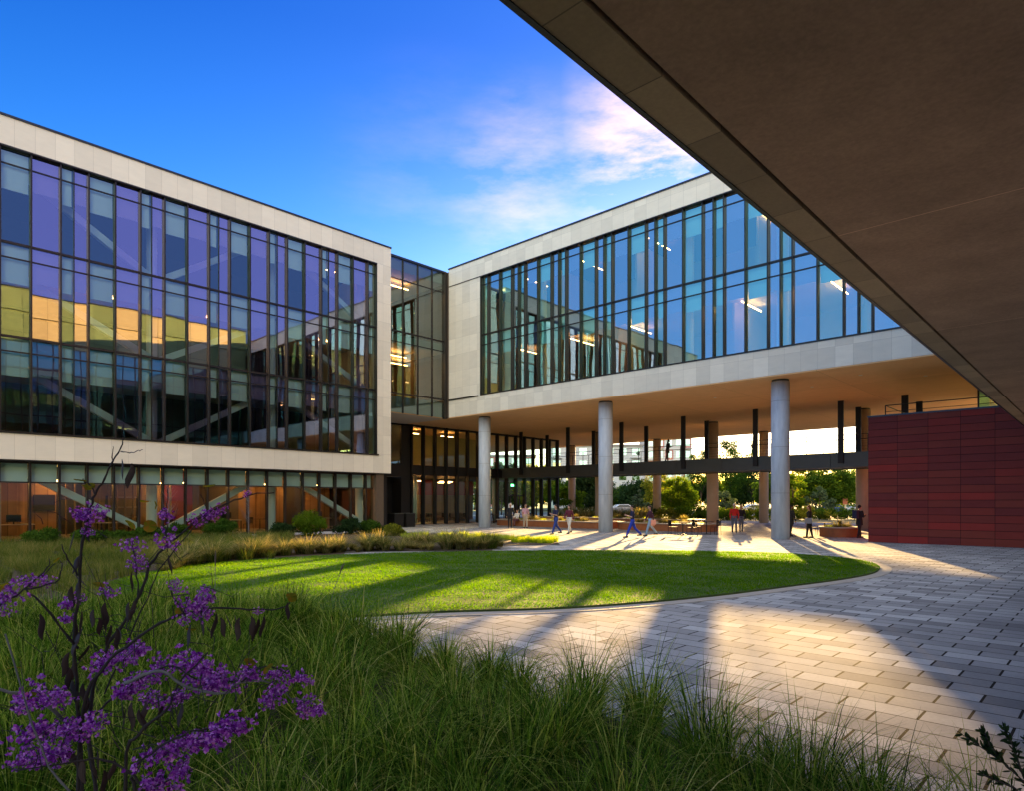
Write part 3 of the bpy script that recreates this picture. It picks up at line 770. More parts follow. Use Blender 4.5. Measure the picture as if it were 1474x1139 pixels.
def clump_field(centers, nbl, h0, h1, spread, wd, lean0, lean1, seg=3, r2=None):
    """many grass clumps as one set of blades"""
    B = []; H = []; A = []; Ln = []; Wd = []
    for (x, y, s, a0) in centers:
        n = max(8, int(nbl*s))
        an = r2.uniform(0, 6.28, n); rr = spread*s*np.sqrt(r2.random(n))
        B.append(np.stack([x+rr*np.cos(an), y+rr*np.sin(an), np.full(n, .015)], 1))
        H.append(r2.uniform(h0, h1, n)*s*np.where(r2.random(n) < .25, .6, 1))
        A.append(an+r2.normal(0, .7, n)); Ln.append(r2.uniform(lean0, lean1, n)+a0*0)
        d = max(3.0, camdepth(x, y)); Wd.append(np.full(n, wd*(.6+d/10)))
    return blades(np.concatenate(B), np.concatenate(H), np.concatenate(Wd)*r2.uniform(.6, 1.3, sum(len(h) for h in H)), np.concatenate(Ln), np.concatenate(A), seg, 1.8)
def scatter(n, x0, x1, y0, y1, mind, cond, r2):
    pts = []; X = r2.uniform(x0, x1, n*8); Y = r2.uniform(y0, y1, n*8)
    ok = cond(X, Y); X, Y = X[ok], Y[ok]; grid = {}
    for x, y in zip(X, Y):
        k = (int(x/mind), int(y/mind)); good = True
        for i in (-1, 0, 1):
            for j in (-1, 0, 1):
                for (a, b) in grid.get((k[0]+i, k[1]+j), ()):
                    if (a-x)**2+(b-y)**2 < mind*mind: good = False; break
        if good: grid.setdefault(k, []).append((x, y)); pts.append((x, y))
        if len(pts) >= n: break
    return pts
GR_DARK = leafmat('sedge_blades', [(.22, (.012, .034, .005)), (.42, (.042, .105, .010)), (.6, (.10, .20, .020)), (.78, (.23, .31, .05)), (.9, (.42, .40, .13)), (1, (.80, .64, .32))], .35, scale=.9, isl=.75)
GR_PALE = leafmat('meadow_blades', [(.25, (.022, .05, .010)), (.45, (.07, .11, .018)), (.65, (.15, .16, .05)), (.85, (.27, .23, .10)), (1, (.42, .33, .17))], .45, scale=.45, isl=.4)
GR_TUFT = leafmat('fountain_grass_blades', [(.2, (.03, .06, .014)), (.45, (.10, .13, .04)), (.7, (.30, .26, .14)), (1, (.62, .50, .32))], .5, scale=1.2, isl=.6)
GR_LIME = leafmat('lime_blades', [(.1, (.16, .25, .015)), (.5, (.32, .45, .02)), (1, (.55, .58, .06))], .5, scale=.8)
r2 = np.random.default_rng(11)
def condA(X, Y):
    d = camdepth(X, Y); p = pxof(X, Y)
    return inside(bed, X, Y) & ~inside(lawn_in, X, Y) & (d > 2.7) & (d < 12.5) & (p > -120) & (p < 1560)
cA = [(x, y, r2.choice([.5, .75, .95, 1.1, 1.25]), 0) for x, y in scatter(640, -12, 1.5, -2, 12, .285, condA, r2)]
V1, F1 = clump_field(cA, 190, .36, .80, .11, .0092, .15, 1.35, 4, r2)
tag(np_mesh('sedge_grass', V1, F1, GR_DARK), 'dense dark green knee high grasses filling the shaded foreground bed', 'grass', kind='stuff')
def condB(X, Y):
    d = camdepth(X, Y); p = pxof(X, Y)
    return inside(bed, X, Y) & ~inside(lawn_in, X, Y) & (d > 11.5) & (d < 34) & (p > -60) & (p < 420+ (d < 20)*60)
cB = [(x, y, r2.uniform(.7, 1.1), 0) for x, y in scatter(900, -35, -2, -2, 24, .42, condB, r2)]
V1, F1 = clump_field(cB, 120, .32, .62, .20, .0045, .2, .9, 3, r2)
tag(np_mesh('meadow_grass', V1, F1, GR_PALE), 'pale feathery meadow grass behind the purple flowering shrub, left of the lawn', 'grass', kind='stuff')
print('grass quads', len(F1), len(cA), len(cB))

# separate tufts bordering the back of the lawn
def tuft_mesh(seed, n, h0, h1, spread, wd, lean0, lean1, mat, name):
    q = np.random.default_rng(seed); an = q.uniform(0, 6.28, n); rr = spread*np.sqrt(q.random(n))
    B = np.stack([rr*np.cos(an), rr*np.sin(an), np.zeros(n)], 1)
    V, Fq = blades(B, q.uniform(h0, h1, n), np.full(n, wd)*q.uniform(.6, 1.3, n), q.uniform(lean0, lean1, n), an+q.normal(0, .5, n), 3, 1.7)
    o = np_mesh(name, V, Fq, mat); me = o.data; bpy.data.objects.remove(o); return me
tm = [tuft_mesh(20+i, 420, .34, .66, .11, .012, .3, 1.5, GR_TUFT, 'tuft') for i in range(3)]
lm = [tuft_mesh(40+i, 260, .18, .36, .22, .016, .2, .9, GR_LIME, 'lime_tuft') for i in range(3)]
row = [(240,826),(275,817),(310,811.5),(340,808),(368,805.5),(395,803.5),(420,801.5),(446,800),(470,798.5),(492,797.5),(515,796.5),(538,796),(560,795.2),(582,794.8),(603,794.3),(624,794),(645,793.5),(666,793.2),(688,793),(705,792.5)]
k = 0
for i, (px, py) in enumerate(row):
    for j in range(3):
        g = G(px+random.uniform(-9, 9)+j*9, py-1.0-j*1.9+random.uniform(-.5, .5)); me = tm[k % 3]; k += 1
        o = link('fountain_grass', me, None, None, (g.x, g.y, .01)); s = random.choice((.6, .85, 1.1, 1.45, 1.8))*(.9 if j else 1)
        o.scale = (s, s, s); o.rotation_euler[2] = random.uniform(0, 6.28)
        tag(o, 'one of the pale golden fountain grass tufts lining the back edge of the lawn', 'grass tuft', 'pale grass tufts along the back of the lawn')
for i in range(46):
    px = 575+i*4.9+random.uniform(-4, 4); py = 776+(px-575)*.030+random.choice((-4.0, -1, 2.5, 5.0))+random.uniform(-1, 1)
    if px > 700: py = 778+(px-700)*.05+random.uniform(-2, 2)
    g = G(px, py)
    o = link('lime_grass', lm[i % 3], None, None, (g.x, g.y, .01)); s = random.uniform(.8, 1.3); o.scale = (s, s, s); o.rotation_euler[2] = random.uniform(0, 6.28)
    tag(o, 'one of the low bright lime green grass mounds beside the terrace paving', 'grass tuft', 'lime grass mounds beside the terrace')
tallm = tuft_mesh(77, 900, .5, .9, .28, .012, .2, .9, GR_DARK, 'big_tuft')
g = G(705, 790.5); o = link('grass_tuft', tallm, None, None, (g.x, g.y, .01)); tag(o, 'single bushy dark green grass tuft at the right end of the bed behind the lawn', 'grass tuft')

# ================================================================== LEAFY PLANTS
def leaves(centers, radii, per, size, q, flat=.0, aspect=1.7, droop=0):
    n = len(centers)*per
    C = np.repeat(np.array(centers, float), per, 0); Rr = np.repeat(np.array(radii, float), per)
    d = q.normal(0, 1, (n, 3)); d /= np.linalg.norm(d, axis=1)[:, None]
    p = C + d*(Rr*q.random(n)**.45)[:, None]*np.array([1, 1, .8])
    a = q.normal(0, 1, (n, 3)); a[:, 2] = a[:, 2]*(1-flat)-droop; a /= np.linalg.norm(a, axis=1)[:, None]
    b = np.cross(a, q.normal(0, 1, (n, 3))); b /= np.linalg.norm(b, axis=1)[:, None]
    s = (size*q.uniform(.6, 1.3, n))[:, None]
    V = np.stack([p-a*s*aspect*.5, p+b*s*.32, p+a*s*aspect*.5, p-b*s*.32], 1).reshape(-1, 3)
    Fq = np.arange(n*4).reshape(-1, 4); return V, Fq
def crown_pts(n, rx, ry, rz, cz, q, cone=0):
    pts = []
    while len(pts) < n:
        v = q.uniform(-1, 1, 3); r = np.linalg.norm(v)
        if r > 1 or r < .35: continue
        k = 1-cone*(v[2]*.5+.5)
        pts.append((v[0]*rx*k, v[1]*ry*k, cz+v[2]*rz))
    return pts
LF_DARK = leafmat('dark_foliage', [(.15, (.008, .022, .010)), (.5, (.018, .042, .016)), (.9, (.035, .07, .022))], .25)
LF_MID = leafmat('mid_foliage', [(.15, (.015, .045, .008)), (.5, (.035, .085, .012)), (.9, (.075, .14, .02))], .4)
LF_BRIGHT = leafmat('bright_foliage', [(.15, (.03, .075, .006)), (.5, (.07, .14, .010)), (.9, (.14, .21, .02))], .5)
LF_YEL = leafmat('yellow_green_foliage', [(.15, (.06, .09, .010)), (.5, (.13, .16, .018)), (.9, (.24, .24, .04))], .5)
LF_BLUE = leafmat('grey_green_foliage', [(.15, (.03, .065, .045)), (.5, (.055, .10, .07)), (.9, (.10, .15, .10))], .3)
def tree(name, x, y, h, rx, cz, rz, mat, ncl, per, size, label, cat, seed, group=None, cone=0, trunk=.12, clr=.55, limbs=6):
    q = np.random.default_rng(seed)
    o = empty(name, (x, y, 0), label, cat, group)
    pts = crown_pts(ncl, rx, rx, rz, cz, q, cone)
    V, Fq = leaves(pts, [clr*rx*q.uniform(.35, .6) for _ in pts], per, size, q)
    V[:, 2] = np.maximum(V[:, 2], .03)
    np_mesh('crown', V, Fq, mat, o)
    mb = MB(); top = cz+rz*.5
    mb.tube([(0,0,-.05), (.04*trunk*8, 0, cz*.4), (-.05, .06, cz*.8), (0, 0, top)], [trunk, trunk*.8, trunk*.55, trunk*.15], 9)
    for i in range(limbs):
        p = pts[int(q.integers(len(pts)))]; z0 = cz*(.35+.4*q.random())
        mb.tube([(0, 0, z0), (p[0]*.45, p[1]*.45, z0+(p[2]-z0)*.55), (p[0]*.9, p[1]*.9, p[2])], [trunk*.5, trunk*.3, trunk*.08], 6)
    mb.build('trunk', BARK, o, smooth=True, local=True)
    return o
def at(px, z): p = P(px, CY, z); return p.x, p.y
#        name, px, z, h, rx, mat, label, cone
TR = [
 ('conifer', 850, 84, 6.2, 3.4, LF_DARK, 'broad dark conifer beyond the terrace, left of the middle front column', .7, 70, 130, .22),
 ('round_tree', 822, 74, 3.7, 1.5, LF_BRIGHT, 'small bright green round tree beside the pavilion, in front of the dark conifer', 0, 40, 90, .16),
 ('round_tree', 976, 68, 4.4, 2.0, LF_BRIGHT, 'bright green ball shaped tree behind the terrace benches, right of the slim column', 0, 60, 130, .15),
 ('willow', 951, 84, 6.6, 2.6, LF_YEL, 'thin yellow green tree behind the ball shaped tree', 0, 45, 70, .2),
 ('olive_tree', 1009, 128, 11.8, 3.5, LF_MID, 'tall green tree whose top shows over the walkway, left of the thick tan column', 0, 60, 120, .22),
 ('tall_pine', 1082, 129.6, 21.0, 3.9, LF_MID, 'slender tall tree beyond the street, its bare trunk rising out of sight above the soffit', 0, 90, 130, .26),  # hidden crown added and shaped to block sun from the paving at right
 ('broad_tree', 1052, 126, 13.4, 4.6, LF_MID, 'round topped green tree beyond the walkway, above the man in red', 0, 90, 130, .24),
 ('broad_tree', 1085, 126, 8.4, 4.6, LF_DARK, 'dark green tree in the gap behind the slim back column', 0, 70, 110, .24),
 ('leafy_tree', 1113, 82, 5.6, 2.2, LF_MID, 'mid green tree mostly hidden behind the large front column', 0, 50, 110, .22),
 ('young_tree', 1141, 70, 4.7, 1.5, LF_BRIGHT, 'young bright green tree just right of the large front column', 0, 50, 110, .16),
 ('locust_tree', 1160, 84, 6.6, 2.3, LF_YEL, 'loose yellow green tree behind the person with the shoulder bag', 0, 45, 80, .22),
 ('willow', 1200, 80, 6.5, 3.4, LF_MID, 'wide drooping green tree behind the parked blue car', 0, 90, 130, .22),
 ('leafy_tree', 1250, 90, 6.6, 3.2, LF_MID, 'green tree in the gap at the left edge of the red wall', 0, 60, 100, .24),
 ('broad_tree', 722, 92, 7.4, 3.2, LF_DARK, 'dark tree seen through the left part of the pavilion glass', 0, 60, 100, .26),
 ('leafy_tree', 772, 88, 7.2, 2.6, LF_YEL, 'yellow green tree seen through the right end of the pavilion glass', 0, 50, 100, .24),
 ('grey_shrub', 1038, 72, 3.0, 1.6, LF_BLUE, 'grey green bush in front of the largest tree, left of the man in red', 0, 40, 110, .15),
 ('grey_shrub', 1180, 72, 3.4, 1.5, LF_BLUE, 'grey green bush behind the woman with the shoulder bag', 0, 40, 110, .15),
 ('grey_shrub', 920, 76, 3.2, 1.2, LF_BLUE, 'spindly grey green shrub left of the slim back column', 0, 30, 80, .15),
]
for i, (nme, px, z, h, rx, mat, lab_, cone, ncl, per, sz) in enumerate(TR):
    x, y = at(px, z); rz = 2.4 if nme == 'tall_pine' else h*.5 if cone or 'shrub' in nme else h*.40
    tree(nme, x, y, h, rx, h-rz*1.02, rz, mat, ncl, per, sz, lab_, 'bush' if 'shrub' in nme else 'tree', 100+i, None, cone)
# far tree line, beyond the road
for i in range(25):
    px = 690+i*24+random.uniform(-8, 8); z = 138+random.uniform(-8, 14); x, y = at(px, z); h = random.uniform(6.5, 9.0)
    if 850 < px < 1000: h *= .7
    tree('far_tree', x, y, h, random.uniform(4.2, 5.6), h*.56, h*.42, random.choice((LF_MID, LF_DARK, LF_BRIGHT)), 55, 90, .38,
         'one of the far green trees lined up beyond the street', 'tree', 200+i, 'far trees beyond the street', trunk=.2)
# hedges and shrubs by the terrace
def shrub(name, px, z, h, rx, mat, label, group, seed, ncl=16, per=110, sz=.085):
    x, y = at(px, z); return tree(name, x, y, h, rx, h*.5, h*.42, mat, ncl, per, sz, label, 'shrub', seed, group, trunk=.025, clr=.9, limbs=5)
for i, px in enumerate(range(945, 1110, 13)):
    shrub('border_shrub', px+random.uniform(-3, 3), 63+random.uniform(0, 2.5), random.uniform(1.1, 1.6), .95, random.choice((LF_YEL, LF_BRIGHT, LF_MID)), 'one of the low bright shrubs bordering the terrace behind the benches', 'low shrubs bordering the terrace', 300+i, sz=.13, per=70)
for i, px in enumerate(range(1132, 1262, 15)):
    shrub('border_shrub', px+random.uniform(-3, 3), 66+random.uniform(0, 2), random.uniform(.9, 1.4), 1.0, random.choice((LF_YEL, LF_MID, LF_MID)), 'one of the low green shrubs between the large front column and the red wall', 'low shrubs left of the red wall', 340+i, sz=.13, per=70)
gm_ = [tuft_mesh(60+i, 380, .9, 1.7, .5, .03, .15, .7, GR_TUFT, 'golden_grass') for i in range(2)]
for i in range(14):
    px = 806+i*10.2+random.uniform(-3, 3)
    x, y = at(px, 63.5+random.uniform(0, 3)); o = link('golden_grass', gm_[i % 2], None, None, (x, y, -.02)); o.rotation_euler[2] = i
    tag(o, 'one of the tall golden grass tufts behind the curved terrace planters', 'grass tuft', 'golden grass tufts behind the terrace')
# shrubs in front of the left building
SH = [(446,770,1.35,1.05,LF_BRIGHT,'bushy bright green shrub in front of the left building ground floor, right of centre'),
      (318,773,1.0,.9,LF_MID,'green shrub before the glazing below the long purple branch'),
      (250,776,.8,.8,LF_MID,'low green shrub by the white column of the left building'),
      (210,779,.7,.9,LF_MID,'low green shrub at the foot of the falling white brace'),
      (130,783,.7,.9,LF_MID,'low shrub behind the tall purple flowering stem'),
      (60,786,.7,.9,LF_MID,'leftmost low shrub by the paved strip'),
      (405,771,.8,.8,LF_DARK,'dark low shrub between the two bushier ones by the glazing'),
      (503,767,.85,1.0,LF_DARK,'dark round shrub near the right end of the left building'),
      (535,766,.75,.9,LF_MID,'last shrub at the right end of the left building glazing'),
      (566,770,.6,.7,LF_YEL,'small lime shrub at the corner of the left building'),
      (172,781,.6,.8,LF_MID,'small dark green shrub between two low shrubs at left')]
for i, (px, py, h, rx, mat, lab_) in enumerate(SH):
    g = G(px, py+3); tree('shrub', g.x, g.y, h, rx*.75, h*.52, h*.42, mat, 26, 150, .085, lab_, 'shrub', 400+i, trunk=.025, clr=.9, limbs=6)
# bare little saplings by the left building
for px, lab_ in ((243, 'leafless sapling before the white column of the left building'), (358, 'leafless grey sapling before the ground floor glazing, right of the chevron brace')):
    g = G(px, 775); q = np.random.default_rng(px); mb = MB(); o = empty('sapling', (g.x, g.y, 0), lab_, 'sapling')
    mb.tube([(0,0,0), (.03,0,1.2), (0,.02,2.9)], [.03,.02,.005], 6)
    for i in range(34):
        z = q.uniform(.7, 2.6); a = q.uniform(0, 6.28); l = q.uniform(.3, .8)*(1.2-z/3.4)
        mb.tube([(0,0,z), (math.cos(a)*l*.5, math.sin(a)*l*.5, z+l*.55), (math.cos(a+.4)*l*.9, math.sin(a+.4)*l*.9, z+l*1.2)], [.010,.006,.002], 4)
    mb.build('branches', BARK_G, o, local=True)
# stalks standing in the lawn edge
for px, py, h, ln, lab_ in ((473,855,.85,.28,'thin seed stalk leaning right in front of the lawn shadow'), (309,860,1.15,.02,'thin upright seed stalk at the left part of the lawn')):
    z = 11.5 if px == 473 else 10.5; x, y = at(px, z); o = empty('grass_stalk', (x, y, 0), lab_, 'stalk')
    MB().tube([(0,0,0), (UX*ln*.4, UY*ln*.4, h*.5), (UX*ln, UY*ln, h)], [.006,.005,.003], 6).build('stem', BARK_G, o, local=True)
    MB().tube([(UX*ln*.7, UY*ln*.7, h*.78), (UX*ln*.85, UY*ln*.85, h*.9), (UX*ln, UY*ln, h*1.02)], [.006,.016,.003], 6).build('seed_head', BARK, o, local=True)

# ================================================================== STREET AND FAR BUILDINGS
ASPH = simple('asphalt', (.07, .07, .075), .9, 0, .2, 2)
d0 = Vector((UX, UY, 0)); f0 = Vector((FX, FY, 0))
def camq(z0, z1, x0, x1, h):   # a sheet lying across the view direction (the street runs that way)
    return [tuple(f0*z0+d0*x0+Vector((0,0,h))), tuple(f0*z0+d0*x1+Vector((0,0,h))), tuple(f0*z1+d0*x1+Vector((0,0,h))), tuple(f0*z1+d0*x0+Vector((0,0,h)))]
tag(MB().poly(camq(92, 112, -90, 120, -.012)).build('street', ASPH), kind='structure')
tag(MB().poly(camq(86, 92, -90, 120, -.008)).build('pavement', KERB), kind='structure')
FB_W = simple('pale_render', (.55, .56, .52), .8); FB_P = simple('pink_render', (.46, .20, .17), .8); FB_G = simple('green_panel', (.12, .42, .12), .7)
FWIN = glass('far_window', (.2, .3, .3), (.7, .95, .95), .35, 0)
def far_building(px0, px1, z, h, dep, storeys_, nb, label, alt, stripe=None):
    xa = (px0-CX)/F*z; xb = (px1-CX)/F*z; W = xb-xa
    o = empty('apartment_building', tuple(f0*z+d0*xa), label, 'building', rz=math.atan2(UY, UX))
    MB().box(0, W, 0, dep, 0, h).build('wall', FB_W, o, local=True)
    MB().box(-.5, W+.5, -.6, dep+.4, h, h+.4).build('roof', KERB, o, local=True)
    sh = h/storeys_; bw = W/nb
    for i in range(storeys_):
        for j in range(nb):
            x = j*bw; z0 = i*sh
            if (i+j) % 3 == 0 and alt: MB().box(x+.06*bw, x+.94*bw, -.08, .0, z0+.08*sh, z0+.95*sh).build('panel', FB_P, o, local=True); yo = -.12
            else: yo = -.05
            MB().box(x+bw*.22, x+bw*.78, yo-.04, yo, z0+sh*.25, z0+sh*.82).build('window', FWIN, o, local=True)
            if (i+2*j) % 3 == 1: 
                MB().box(x+bw*.1, x+bw*.9, -1.5, -.13, z0+.02, z0+.2).build('balcony', FB_W, o, local=True)
    if stripe is not None: MB().box(stripe, stripe+1.3, -.3, -.1, 0, h-.3).build('green_fin', FB_G, o, local=True)
    return o
far_building(792, 925, 178, 17.0, 12, 5, 7, 'pale blue green apartment block far beyond the conifer', False, 14.5)
far_building(931, 996, 205, 22.0, 12, 6, 5, 'pink and white apartment block far behind the walkway person', True)
far_building(640, 770, 190, 15.0, 12, 4, 7, 'pale apartment block far behind the glass pavilion', True)
# parked cars
PAINTS = {}
def car(px, z, rz, colr, label):
    x, y = at(px, z); o = empty('parked_car', (x, y, 0), label, 'car', rz=math.atan2(UY, UX)+rz)
    pm = simple('car_paint', colr, .25, .2, .02); gl_ = simple('car_glass', (.02, .025, .03), .08, 0, .02)
    prof = [(-2.15,.35),(-2.2,.75),(-2.0,.95),(-1.25,1.0),(-.65,1.42),(.75,1.45),(1.55,1.0),(2.1,.9),(2.2,.6),(2.15,.35)]
    mb = MB()
    for s in (-1, 1): mb.poly([(a, .86*s*(.86 if b > 1.1 else 1), b) for a, b in (prof if s < 0 else prof[::-1])])
    for (a, b), (c_, d_) in zip(prof, prof[1:]+prof[:1]):
        ka = .86*(.86 if b > 1.1 else 1); kc = .86*(.86 if d_ > 1.1 else 1)
        mb.quad((a,-ka,b), (a,ka,b), (c_,kc,d_), (c_,-kc,d_))
    mb.build('body', pm, o, local=True)
    mb = MB()
    for s in (-1, 1): mb.poly([(-1.08,.875*s,1.04), (1.3,.875*s,1.04), (.68,.77*s,1.37), (-.58,.77*s,1.37)][::s])
    mb.quad((-1.2,-.72,1.05), (-1.2,.72,1.05), (-.72,.64,1.38), (-.72,-.64,1.38)); mb.build('windows', gl_, o, local=True)
    for a in (-1.35, 1.4):
        for s in (-1, 1):
            wh = MB().tube([(a, .70*s, .32), (a, .9*s, .32)], .32, 16).build('wheel', METAL_D, o, local=True)
            MB().tube([(a, .895*s, .32), (a, .91*s, .32)], .19, 12).build('rim', METAL_G, wh, local=True)
car(1197, 97, .05, (.08, .15, .45), 'blue car parked behind the trees near the red wall')
car(1232, 97, .0, (.65, .67, .7), 'white car parked right of the blue one')
car(1085, 97, .0, (.7, .68, .66), 'white car parked behind the slim column, beside the couple')
car(838, 97, .05, (.7, .72, .74), 'white car parked under the dark conifer')
car(896, 97, .05, (.35, .38, .42), 'grey car parked just right of the middle front column')
x, y = at(1217, 78); o = empty('sign_post', (x, y, 0), 'pale post with a small red sign near the parked blue car', 'sign')
MB().tube([(0,0,0), (0,0,2.3)], .1, 8).build('post', FB_W, o, local=True); MB().box(-.25, .25, -.13, -.105, 1.55, 2.25).build('sign_plate', FB_P, o, local=True)

# ================================================================== TERRACE FURNITURE
def rounded(x0, x1, y0, y1, r, n=8):
    pts = []
    for cx_, cy_, a0 in ((x1-r, y0+r, -90), (x1-r, y1-r, 0), (x0+r, y1-r, 90), (x0+r, y0+r, 180)):
        for i in range(n+1):
            a = R(a0+90*i/n); pts.append((cx_+r*math.cos(a), cy_+r*math.sin(a)))
    return pts
def planter(cx_, cy_, pts, h, label, plants, seatw=.42, seed=0):
    o = empty('planter', (cx_, cy_, 0), label, 'planter')
    n = len(pts)
    def ring(sc_, z0, z1, inner):
        mb = MB(); P0 = [(x*sc_[0], y*sc_[1]) for x, y in pts]; P1 = [(x*inner[0], y*inner[1]) for x, y in pts]
        for i in range(n):
            j = (i+1) % n
            mb.quad((*P0[i], z0), (*P0[j], z0), (*P0[j], z1), (*P0[i], z1)); mb.quad((*P1[j], z0), (*P1[i], z0), (*P1[i], z1), (*P1[j], z1))
            mb.quad((*P0[i], z1), (*P0[j], z1), (*P1[j], z1), (*P1[i], z1)); mb.quad((*P0[j], z0), (*P0[i], z0), (*P1[i], z0), (*P1[j], z0))
        return mb
    xm = max(p[0] for p in pts); ym = max(p[1] for p in pts)
    k = lambda d: (1-d/xm, 1-d/ym)
    ring(k(.06), 0, h-.07, k(.12)).build('body', CORTEN, o, local=True)
    ring((1, 1), h-.07, h, k(seatw)).build('seat_rim', BENCHT, o, local=True)
    mb = MB(); s = k(.14); mb.poly([(x*s[0], y*s[1], h-.16) for x, y in pts]); mb.build('soil', SOIL, o, local=True)
    q = np.random.default_rng(seed)
    for i in range(plants):
        x = q.uniform(-1, 1)*(xm-seatw-.15)*.9; y = q.uniform(-1, 1)*(ym-seatw-.1)*.8
        t_ = link('planter_grass', tm[i % 3] if i % 2 else lm[i % 3], None, None, (cx_+x, cy_+y, h-.16)); t_.rotation_euler[2] = i; t_.scale = (1.0,)*3
        tag(t_, f'one of the grass plants growing in the {label.split(",")[0]}', 'plant', 'plants in the '+label.split(',')[0])
planter(-31.8, 38.6, rounded(-5.6, 5.6, -1.5, 1.5, 1.3), .5, 'long left planter bench of rusty steel, behind the walking couple at left', 14, seed=1)
planter(-22.3, 38.7, rounded(-3.5, 3.5, -1.4, 1.4, 1.2), .52, 'middle planter bench of rusty steel, right of the middle front column', 9, seed=2)
planter(-11.4, 38.3, rounded(-1.05, 1.05, -1.0, 1.0, .98), .55, 'small round planter bench, between the bag carrier and the red wall', 4, .28, seed=3)
planter(-29.6, 43.5, rounded(-7.6, 7.6, -.9, .9, .8), .62, 'long rear planter bench of rusty steel, under the walkway', 16, seed=4)
CHM = simple('chair_metal', (.02, .018, .016), .85, 0, .2, 4, spec=.1)
def make_chair():
    o = empty('cafe_chair', (0, 0, 0), 'dark metal cafe chair', 'chair')
    MB().box(-.21, .21, -.21, .21, .44, .46).build('seat', CHM, o, local=True)
    mb = MB(); 
    for i in range(5): mb.box(-.22, -.20, -.18+i*.085, -.14+i*.085, .5, .80)
    mb.box(-.225, -.195, -.21, .21, .80, .86); mb.build('backrest', CHM, o, local=True)
    for a in (-.19, .19):
        for b in (-.19, .19): MB().tube([(a*1.15, b*1.1, 0), (a, b, .44 if a > 0 else .84)], .012, 6).build('leg', CHM, o, local=True)
    return o
def make_table():
    o = empty('cafe_table', (0, 0, 0), 'square cafe table', 'table')
    MB().box(-.36, .36, -.36, .36, .72, .745).build('table_top', simple('table_brown', (.10, .06, .04), .95, spec=.03), o, local=True)
    MB().tube([(0,0,.02), (0,0,.72)], .03, 8).build('pedestal', METAL_D, o, local=True)
    MB().box(-.26, .26, -.03, .03, 0, .03).box(-.03, .03, -.26, .26, .031, .05).build('foot', METAL_D, o, local=True)
    return o
ch0, tb0 = make_chair(), make_table(); used = [False, False]
def place(kind, x, y, rz, label, group=None):
    i = 0 if kind == 'chair' else 1
    src = (ch0, tb0)[i]; o = src if not used[i] else copy_tree(src); used[i] = True
    o.location = (x, y, 0); o.rotation_euler[2] = rz; o['label'] = label
    if group: o['group'] = group
    elif 'group' in o: del o['group']
    return o
sets = [((983, 771), 'by the middle planter bench'), ((1017, 770), 'beside the thick tan column'), ((1187, 772), 'beside the small round planter')]
for (px, py), where in sets:
    g = G(px, py); place('table', g.x, g.y, .2, f'cafe table {where}')
    place('chair', g.x-.65, g.y+.05, .1, f'dark cafe chair on the left of the table {where}')
    place('chair', g.x+.62, g.y-.1, 3.0, f'dark cafe chair on the right of the table {where}')
for i, (x, y) in enumerate(((-44.2, 34.6), (-44.4, 37.2), (-44.0, 39.8), (-40.4, 40.6), (-39.9, 44.0))):
    ins = i < 3; w_ = 'inside the cafe pavilion' if ins else 'outside the pavilion doors'
    gname = 'cafe tables inside the pavilion' if ins else 'cafe tables outside the pavilion'
    place('table', x, y, .3*i, f'one of the cafe tables {w_}', gname)
    for a in (.4, 2.2, 4.1): place('chair', x+.68*math.cos(a+i), y+.68*math.sin(a+i), a+i+math.pi, f'one of the dark chairs round the cafe tables {w_}', gname.replace('tables', 'chairs'))
for i, y in enumerate((4.6, 9.8, 13.9, 15.6, 18.4, 20.2, 21.8, 24.6)):
    place('chair', XL-2.6-.5*(i % 3), y, i*1.3, 'one of the dark chairs behind the ground floor glass of the left building', 'chairs in the left building lobby').location[2] = .06
for i, y in enumerate((14.6, 19.4, 24.0)):
    place('table', XL-3.6, y, .4*i, 'one of the small tables behind the ground floor glass of the left building', 'tables in the left building lobby').location[2] = .06
# bins at the corner of the left building
g = G(577, 760)
for i in range(2):
    o = empty('waste_bin', (g.x-.3+i*.1, g.y+i*1.0-.2, 0), ['left', 'right'][i]+' of two dark bins with pale rims at the corner of the left building', 'bin')
    MB().box(-.4, .4, -.42, .42, .06, 1.0).build('body', METAL_D, o, local=True, bevel=.03); MB().box(-.42, .42, -.44, .44, 1.0, 1.05).build('rim', METAL_G, o, local=True)
    MB().box(-.36, .36, -.38, .38, 0, .06).build('base', METAL_G, o, local=True)
# interior furniture behind the ground floor glass of the left building
def desk(x, y, n, label):
    o = empty('desk', (x, y, .06), label, 'desk')
    MB().box(-.4, .4, -.8, .8, .70, .74).build('desk_top', BENCHT, o, local=True)
    for a in (-.35, .35):
        for b in (-.75, .75): MB().box(a-.02, a+.02, b-.02, b+.02, 0, .7).build('leg', METAL_D, o, local=True)
    MB().box(-.05, 0, -.3, .3, .85, 1.2).build('monitor', METAL_D, o, local=True); MB().box(-.05, 0, -.03, .03, .741, .85).build('stand', METAL_D, o, local=True)
desk(XL-3.2, 6.6, 0, 'leftmost desk behind the ground floor glass of the left building'); desk(XL-3.0, 11.0, 0, 'desk behind the falling white brace of the left building'); desk(XL-3.0, 17.0, 0, 'desk behind the ground floor glass near the leafless sapling'); desk(XL-3.0, 23.2, 0, 'desk behind the glass near the right end of the left building')
o = empty('wall_screen', (XL-7.05, 8.6, 1.4), 'black screen on the wooden wall behind the leftmost glass panes', 'screen')
MB().box(-.05, .05, -.5, .5, 0, .9).build('screen', METAL_D, o, local=True); MB().box(-.15, -.05, -.1, .1, .3, .6).build('bracket', METAL_G, o, local=True)
o = empty('shelf_unit', (XL-6.9, 12.4, .06), 'open shelf unit against the wooden wall of the ground floor lobby', 'shelves')
for z in (.3, .9, 1.5, 2.1): MB().box(0, .35, -.8, .8, z, z+.04).build('shelf', BENCHT, o, local=True)
